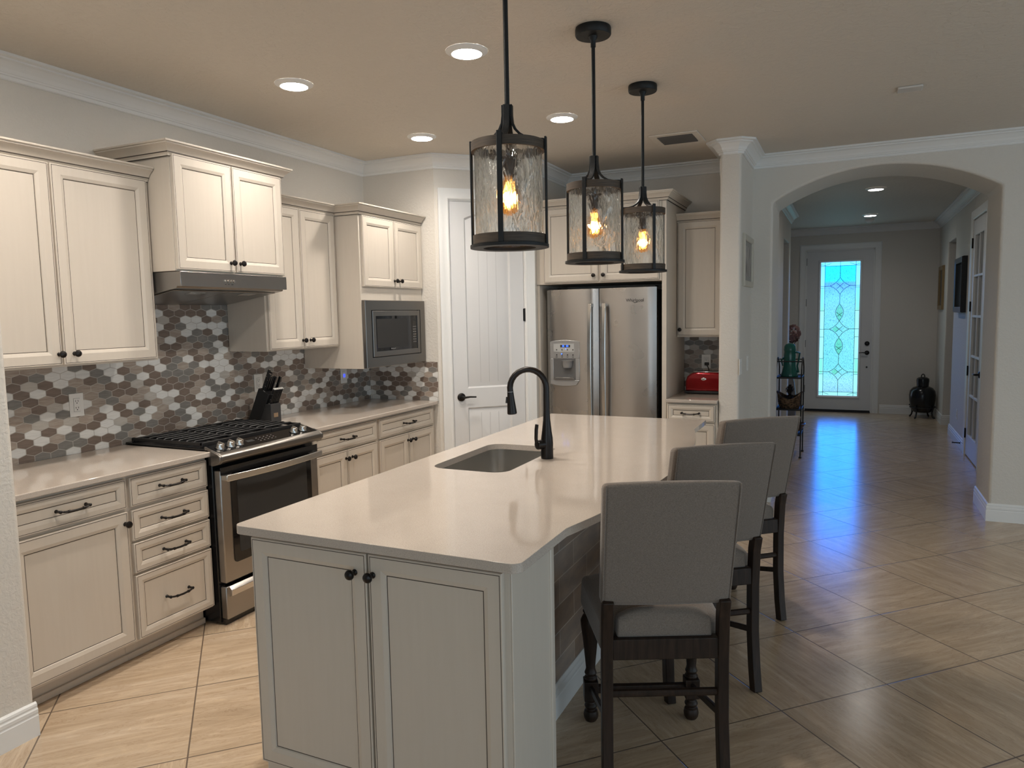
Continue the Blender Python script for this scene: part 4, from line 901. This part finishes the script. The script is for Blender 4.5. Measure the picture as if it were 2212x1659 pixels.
# ---------------------------------------------------------------- counter stools
def stool(label):
    t = thing('counter_stool', label, 'stool', (0,0,0), 0, 'linen counter stools at the island'); del t['_o']
    def cushion(name, pts_bottom, pts_top, z0, z1, bulge, bev):
        mb = MB(); k = 8
        # grid top with a soft crown
        (bx, by0, by1), (tx, ty0, ty1) = pts_bottom, pts_top
        G = [[mb.bm.verts.new((-tx+2*tx*i/k, ty0+(ty1-ty0)*j/k, z1+bulge*(1-(2*i/k-1)**4)*(1-(2*j/k-1)**4))) for j in range(k+1)] for i in range(k+1)]
        for i in range(k):
            for j in range(k): mb.face([G[i][j], G[i+1][j], G[i+1][j+1], G[i][j+1]])
        rim = [G[i][0] for i in range(k+1)]+[G[k][j] for j in range(1, k+1)]+[G[i][k] for i in range(k-1, -1, -1)]+[G[0][j] for j in range(k-1, 0, -1)]
        low = [mb.bm.verts.new((v_.co.x*bx/tx, by0+(v_.co.y-ty0)/(ty1-ty0)*(by1-by0), z0)) for v_ in rim]
        for i in range(len(rim)): mb.face([rim[i], rim[(i+1)%len(rim)], low[(i+1)%len(rim)], low[i]])
        mb.face(low); return mb.build(name, M['linen'], t, local=True, bevel=bev, seg=3)
    se = cushion('seat', (.226, -.168, .252), (.222, -.165, .245), .445, .572, .035, .024)
    for v_ in se.data.vertices:
        v_.co.x *= .90+.12*(v_.co.y+.168)/.42
    cushion('seat_rear', (.155, -.215, -.16), (.152, -.213, -.16), .524, .585, .030, .014)
    # upholstered back: thick slab, leaning, slightly curved
    mb = MB(); nx_, nz_ = 12, 10; F_, B_ = [], []
    for i in range(nx_+1):
        u = -1+2*i/nx_; cf, cb_ = [], []
        for j in range(nz_+1):
            v_ = j/nz_; z = .640+(1.064-.640)*v_; hw2 = .2095+.003*v_; yy = -.234-.108*v_-.010*math.sin(PI*v_)*0+.012*(u*u)-.012
            edge_ = 0
            cb_.append(mb.bm.verts.new((u*hw2, yy, z+.006*(1-u*u)*v_))); cf.append(mb.bm.verts.new((u*hw2, yy+.062+.006*(1-u*u), z-.012*v_+.006*(1-u*u)*v_)))
        B_.append(cb_); F_.append(cf)
    for A, fl_ in ((B_, 0), (F_, 1)):
        for i in range(nx_):
            for j in range(nz_): mb.face([A[i][j], A[i+1][j], A[i+1][j+1], A[i][j+1]])
    ring_ = lambda A: [A[i][0] for i in range(nx_+1)]+[A[nx_][j] for j in range(1, nz_+1)]+[A[i][nz_] for i in range(nx_-1, -1, -1)]+[A[0][j] for j in range(nz_-1, 0, -1)]
    r1_, r2_ = ring_(B_), ring_(F_)
    for i in range(len(r1_)): mb.face([r1_[i], r1_[(i+1)%len(r1_)], r2_[(i+1)%len(r1_)], r2_[i]])
    bk_ = mb.build('backrest', M['linen'], t, local=True, bevel=.016, seg=3)
    mb = MB()
    for s in (-1, 1): mb.tube([(s*.2035, -.2345-.108*v_-.0005, .646+.412*v_) for v_ in (0, .5, 1)], .0022, 6)
    mb.build('piping', M['linen'], bk_, local=True)
    for s in (-1, 1):
        mb = MB(); mb.bar([(s*.1905, -.243, .0005), (s*.1905, -.226, .10), (s*.189, -.213, .25), (s*.188, -.212, .45), (s*.187, -.222, .60), (s*.187, -.236, .66)], .036, .042, X); mb.build('leg', M['wood'], t, local=True, bevel=.003)
    for s in (-1, 1):
        prf = [(.001,.0005),(.020,.0005),(.027,.012),(.029,.026),(.025,.042),(.017,.048),(.022,.054),(.026,.062),(.022,.070),(.017,.076),(.018,.082),(.022,.088)]
        mb = MB(); mb.lathe(prf, (s*.195, .205, 0), n=20); mb.box(s*.195-.027, s*.195+.027, .178, .232, .088, .165)
        mb.lathe([(.022,.165),(.026,.174),(.019,.184),(.024,.194),(.020,.204),(.018,.214),(.021,.25),(.029,.33),(.036,.385),(.037,.405),(.028,.424),(.022,.430),(.028,.438),(.028,.444),(.001,.444)], (s*.195, .205, 0), n=20); mb.build('leg', M['wood'], t, local=True, bevel=.002)
    MB().box(-.171, .171, -.232, -.196, .455, .525).build('rear_rail', M['wood'], t, local=True, bevel=.003)
    MB().tube([(-.172, -.213, .335), (.172, -.213, .335)], .013, 10).build('stretcher', M['wood'], t, local=True)
    MB().box(-.175, .175, .193, .217, .112, .142).build('footrest', M['wood'], t, local=True, bevel=.004)
    for s in (-1, 1): MB().bar([(s*.190, -.205, .25), (s*.194, .19, .135)], .014, .024, X).build('stretcher', M['wood'], t, local=True, bevel=.003)
    return t
s1 = stool('grey linen counter stool nearest the camera, its back fully visible')
s1.location = (2.947, -.189, 0); s1.rotation_euler = (0, 0, .441)
for lb, x_, y_, a_ in (('middle one of the three grey linen counter stools along the island', 2.946, .467, .635), ('grey linen counter stool farthest from the camera, nearest the hall', 2.977, 1.224, .717)):
    c = copy_tree(s1); c['label'] = lb; c.location = (x_, y_, 0); c.rotation_euler = (0, 0, a_)

# ---------------------------------------------------------------- pendants
def pendant(label, x_, y_):
    t = thing('pendant_lamp', label, 'pendant lamp', (0,0,H), 0, 'lantern pendants above the island'); del t['_o']
    z = lambda a: a-H
    MB().lathe([(.001,0),(.075,0),(.077,-.008),(.077,-.030),(.073,-.036),(.055,-.0365),(.052,-.033),(.020,-.033),(.018,-.04),(.010,-.055),(.010,-.075),(.001,-.076)][::-1] if 0 else [(.001,-.0005),(.075,-.0005),(.077,-.008),(.077,-.030),(.073,-.036),(.020,-.036),(.017,-.045),(.011,-.055),(.011,-.080),(.001,-.081)], (0,0,0), n=32).build('canopy', M['pend'], t, local=True)
    MB().tube([(0,0,z(2.72)), (0,0,z(2.245))], .0082, 12).build('stem', M['pend'], t, local=True)
    a0 = math.radians(-77.6)
    for k in range(4):
        a = a0+k*PI/2; d = Vector((math.cos(a), math.sin(a), 0)); td = Vector((-d.y, d.x, 0))
        pts = [(r_, h_) for r_, h_ in ((.014, 2.258), (.014, 2.225), (.017, 2.200), (.026, 2.180), (.042, 2.163), (.064, 2.150), (.09, 2.143), (.122, 2.140))]
        MB().bar([d*r_+Vector((0,0,z(h_))) for r_, h_ in pts], .022, .008, td).build('arm', M['pend'], t, local=True, bevel=.0015)
        MB().bar([d*.126+Vector((0,0,z(2.150))), d*.126+Vector((0,0,z(1.806)))], .017, .007, td).build('post', M['pend'], t, local=True, bevel=.0015)
    def tubering(ri, ro, z0, z1): return [(ri, z(z0)), (ro, z(z0)), (ro, z(z1)), (ri, z(z1)), (ri, z(z0))]
    MB().lathe(tubering(.113, .1215, 2.108, 2.138), n=48, cap=False).build('upper_ring', M['ring'], t, local=True)
    MB().lathe(tubering(.113, .1215, 1.808, 1.838), n=48, cap=False).build('lower_ring', M['ring'], t, local=True)
    MB().lathe(tubering(.088, .131, 1.796, 1.806), n=48, cap=False).build('base_plate', M['pend'], t, local=True)
    MB().lathe([(.1090, z(1.810)), (.1122, z(1.810)), (.1122, z(2.134)), (.1090, z(2.134)), (.1090, z(1.810))], n=64, cap=False).build('glass_shade', M['water'], t, local=True)
    MB().lathe([(.001,z(2.15)),(.006,z(2.15)),(.006,z(2.092)),(.020,z(2.089)),(.0205,z(2.032)),(.018,z(2.027)),(.001,z(2.027))], n=20).build('socket', mat('bronze_socket', (.05, .03, .02), .4, .5) if 'sock' not in M else M['sock'], t, local=True)
    MB().lathe([(.013,z(2.030)),(.015,z(2.018)),(.020,z(1.995)),(.028,z(1.962)),(.031,z(1.940)),(.029,z(1.924)),(.022,z(1.911)),(.010,z(1.905)),(.001,z(1.904))], n=24).build('bulb', M['bulb'], t, local=True)
    b = [o for o in bpy.data.objects if o.parent == t and o.name.startswith('bulb')][0]
    mb = MB()
    for k in range(5):
        a = k*2*PI/5; mb.tube([(.006*math.cos(a), .006*math.sin(a), z(2.012)), (.015*math.cos(a), .015*math.sin(a), z(1.962)), (.011*math.cos(a+.6), .011*math.sin(a+.6), z(1.925))], .0022, 6)
    mb.build('filament', M['filament'], b, local=True)
    l = bpy.data.lights.new('bulb_light', 'POINT'); l.energy = BULB*.3; l.color = (1, .62, .30); l.shadow_soft_size = .02
    lo = bpy.data.objects.new('bulb_light', l); COL.objects.link(lo); lo.location = (0, 0, z(1.955)); lo.parent = t
    return t
pd = pendant('lantern pendant with water glass, nearest the camera above the island', 0, 0); pd.location = (2.527, -.42, H)
for lb, x_, y_, rz in (('middle lantern pendant of the three over the island', 2.533, .458, math.radians(-14.1)), ('farthest of the lantern pendants, in front of the fridge cabinet', 2.520, 1.335, math.radians(30.2))):
    c = copy_tree(pd); c['label'] = lb; c.location = (x_, y_, H); c.rotation_euler = (0, 0, rz)

# ---------------------------------------------------------------- recessed lights, vent, detectors
def downlight(label, lens='lens', watts=LAMP_W, color=(1, .90, .79)):
    t = thing('recessed_light', label, 'recessed light', (0,0,H), 0, 'recessed ceiling lights'); del t['_o']
    MB().lathe([(.098,-.0005),(.098,-.004),(.090,-.007),(.074,-.016),(.070,-.016),(.067,-.008),(.067,-.0005)], n=40, cap=False).build('trim_ring', M['trim'], t, local=True)
    MB().lathe([(.001,-.017),(.05,-.0165),(.0695,-.0145),(.0695,-.012),(.001,-.012)], n=40).build('lens', M[lens], t, local=True)
    l = bpy.data.lights.new('downlight', 'SPOT'); l.energy = watts; l.color = color; l.spot_size = math.radians(154); l.spot_blend = 1; l.shadow_soft_size = .06
    lo = bpy.data.objects.new('downlight', l); COL.objects.link(lo); lo.location = (0, 0, -.03); lo.parent = t
    return t
dl0 = downlight('lit recessed light above the left wall cabinets, second from the left'); dl0.location = (.905, .44, H)
for lb, x_, y_ in (('lit recessed light cut off at the top left of the photo', .895, -.835), ('lit recessed light straight above the range side of the island, largest in view', 1.925, .443), ('lit recessed light in front of the pantry door', 1.909, 1.719), ('lit recessed light before the pantry corner, above the microwave', .892, 1.713), ('recessed light over the near end of the island, above the photo edge', 1.925, -.835)):
    c = copy_tree(dl0); c['label'] = lb; c.location = (x_, y_, H)
for lb, y_ in (('nearer of the two recessed lights in the hall behind the arch', 5.80), ('farther of the two hall recessed lights, before the front door', 8.11)):
    c = downlight(lb, 'hall_lens', HALL_W, (1, .96, .90)); c.location = (3.778, y_, H)
M['louvre'] = mat('dark_louvre', (.09, .09, .09), .5)
vt_ = thing('air_vent', 'white ceiling air vent with dark louvres near the fridge', 'vent', (2.43, 2.63, H))
mb = MB(); 
for a, b, c, d in ((2.265, 2.60, 2.455, 2.505), (2.265, 2.60, 2.745, 2.800), (2.265, 2.31, 2.505, 2.745), (2.555, 2.60, 2.505, 2.745)): mb.box(a, b, c, d, H-.010, H-.0005)
mb.build('frame', M['ceil'], vt_, bevel=.003)
MB().box(2.31, 2.555, 2.505, 2.745, H-.0025, H-.0005).build('backing', M['slot'], vt_)
for i in range(6):
    y_ = 2.515+i*.04; MB().prism([(y_, H-.003), (y_+.004, H-.003), (y_+.032, H-.012), (y_+.028, H-.012)], (2.312, 0, 0), Y, (0,0,1), X, .241).build('louvre', M['louvre'], vt_)
M['smoke'] = mat('ceiling_plate_white', (.60, .58, .55), .25)
tag(MB().prism(rrect(3.775, 3.900, 2.045, 2.145, .008), (0,0,H-.012), X, Y, (0,0,1), .0115).build('ceiling_plate', M['smoke'], bevel=.004), 'small plain rectangular cover plate on the ceiling, right of the pendants', 'cover plate')
tag(MB().lathe([(.001,-.045),(.03,-.045),(.05,-.03),(.06,-.010),(.062,-.0005),(.001,-.0005)], (3.78, 8.62, H), n=28).build('smoke_detector', M['white']), 'white smoke detector behind the farther hall light', 'smoke detector')

# ---------------------------------------------------------------- pictures
def picture(label, c, n, a, w_, h_, fwid, dep, fm, am, mat_=None):
    c, n, a = Vector(c), Vector(n), Vector(a); t = thing('framed_picture', label, 'picture', tuple(c))
    mb = MB(); o = c-a*w_/2-Vector((0,0,h_/2))
    mb.panel(o, a, n, w_, h_, [(0,.001,0),(0,dep*.75,0),(.006,dep,0),(fwid-.006,dep*.9,0),(fwid,dep*.6,0),(fwid,.004,0)]); mb.bm.faces.ensure_lookup_table(); bmesh.ops.delete(mb.bm, geom=[mb.bm.faces[-1]], context='FACES_ONLY'); mb.build('frame', fm, t, smooth=False)
    ins = fwid-.001
    MB().prism([(-w_/2+ins, -h_/2+ins), (w_/2-ins, -h_/2+ins), (w_/2-ins, h_/2-ins), (-w_/2+ins, h_/2-ins)], c+n*.003, a, Zv, n, .004).build('mount', mat_ or am, t)
    if mat_:
        ins = fwid+.035; MB().prism([(-w_/2+ins, -h_/2+ins), (w_/2-ins, -h_/2+ins), (w_/2-ins, h_/2-ins), (-w_/2+ins, h_/2-ins)], c+n*.0072, a, Zv, n, .001).build('print', am, t)
    return t
art = mat('faded_print', (.3, .28, .26), .5); v = coords(art, (8, 30, 8)); LK(art, ramp(art, noise(art, v, 1, 3), [(.35, (.12, .11, .10)), (.6, (.42, .39, .36))]), P(art).inputs['Base Color'])
picture('pale framed small picture on the side of the pier beside the arch', (2.835, 3.235, 1.950), X, Y, .52, .385, .045, .022, mat('pale_frame', (.50, .47, .40), .4), art, mat('mount_grey', (.30, .29, .27), .6))
picture('thick black framed picture on the right hall wall by the french door', (XR, 7.02, 1.82), NX, Y, .62, .62, .07, .055, M['black'], mat('dark_art', (.05, .055, .06), .1))
picture('narrow gold framed picture far along the right hall wall', (XR, 9.05, 1.84), NX, Y, .48, .60, .06, .03, mat('old_gold', (.28, .19, .09), .4, .4), mat('dark_painting', (.07, .06, .05), .4))

# ---------------------------------------------------------------- hall things
rk = thing('etagere_shelf', 'black wire etagere shelf against the left hall wall', 'shelf', (2.98, 5.75, 0))
RX0, RX1, RY0, RY1 = XL+.025, 3.118, 5.545, 5.955
for x_ in (RX0, RX1):
    for y_ in (RY0, RY1): MB().lathe([(.001,.0005),(.014,.0005),(.014,.012),(.007,.02),(.007,.95),(.001,.95)], (x_, y_, 0), n=10).build('post', M['matte'], rk)
    MB().tube([(x_, RY0+(RY1-RY0)*i/12, .945+.115*math.sin(PI*i/12)) for i in range(13)], .007, 8).build('arch_rail', M['matte'], rk)
for z in (.245, .515, .855):
    mb = MB(); mb.box(RX0, RX1, RY0, RY1, z-.008, z); mb.tube([(RX0, RY0, z), (RX1, RY0, z), (RX1, RY1, z), (RX0, RY1, z)], .008, 8, closed=True); mb.build('shelf_board', M['matte'], rk)
for y_ in (RY0, RY1): MB().tube([(RX0, y_, 1.03), (RX1, y_, 1.03)], .006, 8).build('rail', M['matte'], rk)
M['teal'] = mat('teal_glaze', (.015, .12, .10), .12)
va = thing('vase', 'teal glazed ceramic vase on the top of the black etagere', 'vase', (2.985, 5.74, .8565))
MB().lathe([(.001,0),(.088,0),(.090,.01),(.078,.05),(.064,.11),(.060,.17),(.062,.23),(.058,.27),(.060,.275),(.062,.29),(.056,.33),(.040,.352),(.015,.36),(.001,.361)], (2.985, 5.74, .8565), n=32).build('body', M['teal'], va)
MB().tube([(3.045, 5.74, 1.12), (3.085, 5.74, 1.11), (3.075, 5.74, 1.03), (3.062, 5.74, .97), (3.075, 5.74, .90)], [.012, .010, .009, .009, .012], 10).build('handle', M['teal'], va)
MB().tube([(2.925, 5.74, 1.06), (2.90, 5.74, 1.03), (2.915, 5.74, .97)], [.008, .010, .006], 8).build('leaf_ornament', M['teal'], va)
wk = mat('wicker', (.12, .07, .035), .7); v = coords(wk, (40, 40, 60)); bump(wk, noise(wk, v, 1, 2), .8, .01); LK(wk, ramp(wk, noise(wk, v, 1, 2), [(.4, (.05, .03, .015)), (.6, (.22, .13, .07))]), P(wk).inputs['Base Color'])
bk = thing('basket', 'brown wicker basket on the middle shelf of the etagere', 'basket', (2.99, 5.75, .516))
mb = MB(); n_ = 28; rings = []
for r_, h_ in ((.001,.0),(.105,.0),(.125,.06),(.135,.135),(.128,.135),(.115,.06),(.09,.012),(.001,.012)):
    rings.append([mb.bm.verts.new((2.99+.95*r_*math.cos(2*PI*i/n_), 5.75+1.25*r_*math.sin(2*PI*i/n_), .5165+h_+(.035*math.cos(4*PI*i/n_)*(h_ > .1)))) for i in range(n_)])
for A, B in zip(rings, rings[1:]):
    for i in range(n_): mb.face([A[i], A[(i+1)%n_], B[(i+1)%n_], B[i]])
mb.build('bowl', wk, bk)
MB().tube([(2.99+.95*.132*math.cos(2*PI*i/n_), 5.75+1.25*.132*math.sin(2*PI*i/n_), .5165+.137+.035*math.cos(4*PI*i/n_)) for i in range(n_)], .009, 8, closed=True).build('rim', wk, bk)
rnd = random.Random(3)
pcm = mat('pine_cone_brown', (.02, .012, .008), .7)
for i, (dx, dy, dz) in enumerate(((0, -.097, .10), (0, 0, .10), (0, .097, .10), (0, -.049, .20), (.0, .052, .20))):
    mb = MB()
    for lv in range(6):
        rr_ = (.016, .036, .043, .040, .03, .014)[lv]; zz_ = lv*.016
        for k in range(9):
            a = k*2*PI/9+lv*.35; c, s = math.cos(a), math.sin(a); p = Vector((2.99+dx, 5.75+dy, .5165+dz-.05+zz_))
            mb.face([p+Vector((c*.004-s*.006, s*.004+c*.006, 0)), p+Vector((c*rr_-s*.010, s*rr_+c*.010, .008)), p+Vector((c*rr_*1.12, s*rr_*1.12, .014)), p+Vector((c*rr_+s*.010, s*rr_-c*.010, .008)), p+Vector((c*.004+s*.006, s*.004-c*.006, 0))])
    mb.lathe([(.001,0),(.018,.006),(.022,.04),(.010,.09),(.001,.098)], (2.99+dx, 5.75+dy, .5165+dz-.05), n=10)
    tag(mb.build('pine_cone', pcm, smooth=False), 'dark dried pine cone heaped in the wicker basket', 'pine cone', 'pine cones in the basket')
bo = tag(MB().lathe([(.001,.0),(.05,.0),(.055,.010),(.10,.045),(.128,.10),(.122,.102),(.095,.052),(.05,.02),(.001,.016)], (3.03, 5.75, .2465), n=32).build('bowl', mat('brown_bowl', (.10, .06, .04), .35)), 'shallow brown bowl on the lowest shelf of the etagere', 'bowl')
# dried flowers in a tall floor vase beyond the wall end
fv = thing('flower_vase', 'dried pink flowers in a tall vase beyond the left hall wall', 'flowers', (2.80, 8.3, 0))
MB().lathe([(.001,.0005),(.08,.0005),(.10,.1),(.11,.3),(.08,.55),(.05,.68),(.055,.72),(.045,.72),(.001,.70)], (2.80, 8.3, 0), n=24).build('vase', mat('grey_vase', (.16, .15, .14), .4), fv)
mb = MB(); 
for k in range(5): mb.tube([(2.80, 8.3, .68), (2.80+.02*(k-2), 8.3+.02*(k % 2), .95), (2.83+.03*(k-2), 8.3+.03*(k % 3-1), 1.20)], .004, 6)
mb.build('stem', mat('dry_stem', (.12, .09, .06), .8), fv)
mb = MB()
for k in range(180):
    a, b = rnd.uniform(0, 2*PI), rnd.uniform(-1, 1); q_ = math.sqrt(1-b*b); d = Vector((q_*math.cos(a), q_*math.sin(a), b)); c = Vector((2.845, 8.3, 1.24))+Vector((d.x*.075, d.y*.075, d.z*.10)); e = d.orthogonal().normalized()*.022; g2 = d.cross(e)
    mb.face([c-e, c+d*.02-g2, c+e+d*.035, c+d*.02+g2])
mb.build('blossom', mat('dusty_pink', (.30, .17, .15), .8), fv, smooth=False)
# black lidded urn on metal legs
ur = thing('urn', 'large glossy black lidded urn on curved legs by the front door', 'urn', (4.53, 9.16, 0))
uc = (4.535, 9.17, 0)
MB().lathe([(.001,.085),(.10,.085),(.125,.10),(.150,.16),(.166,.26),(.170,.33),(.160,.39),(.125,.435),(.085,.452),(.075,.458),(.001,.46)], uc, n=40).build('body', M['black'], ur)
MB().lathe([(.076,.458),(.078,.50),(.082,.535),(.078,.565),(.055,.582),(.025,.588),(.001,.589)], uc, n=32).build('lid', M['black'], ur)
MB().tube([(uc[0]+.022*math.cos(PI*i/8), uc[1], .588+.040*math.sin(PI*i/8)) for i in range(9)], .007, 8).build('lid_loop', M['black'], ur)
for k in range(4):
    a = PI/4+k*PI/2+.2; c, s = math.cos(a), math.sin(a)
    MB().tube([(uc[0]+r_*c, uc[1]+r_*s, h_) for r_, h_ in ((.185, .175), (.168, .17), (.150, .13), (.140, .08), (.150, .04), (.172, .012), (.180, .010))], [.012, .012, .012, .011, .011, .012, .010], 8).build('leg', M['matte'], ur)
MB().tube([(uc[0]+.155*math.cos(2*PI*i/24), uc[1]+.155*math.sin(2*PI*i/24), .155) for i in range(24)], .008, 8, closed=True).build('stand_ring', M['matte'], ur)
tag(MB().tube([(XR-.015, 6.62, .075), (XR-.022, 6.62, .075), (XR-.085, 6.62, .078), (XR-.095, 6.62, .078)], [.014, .006, .006, .010], 10).build('door_stop', M['bronze']), 'small dark door stop sticking out of the right hall baseboard', 'door stop')
for o in bpy.data.objects:
    if '_o' in o: del o['_o']
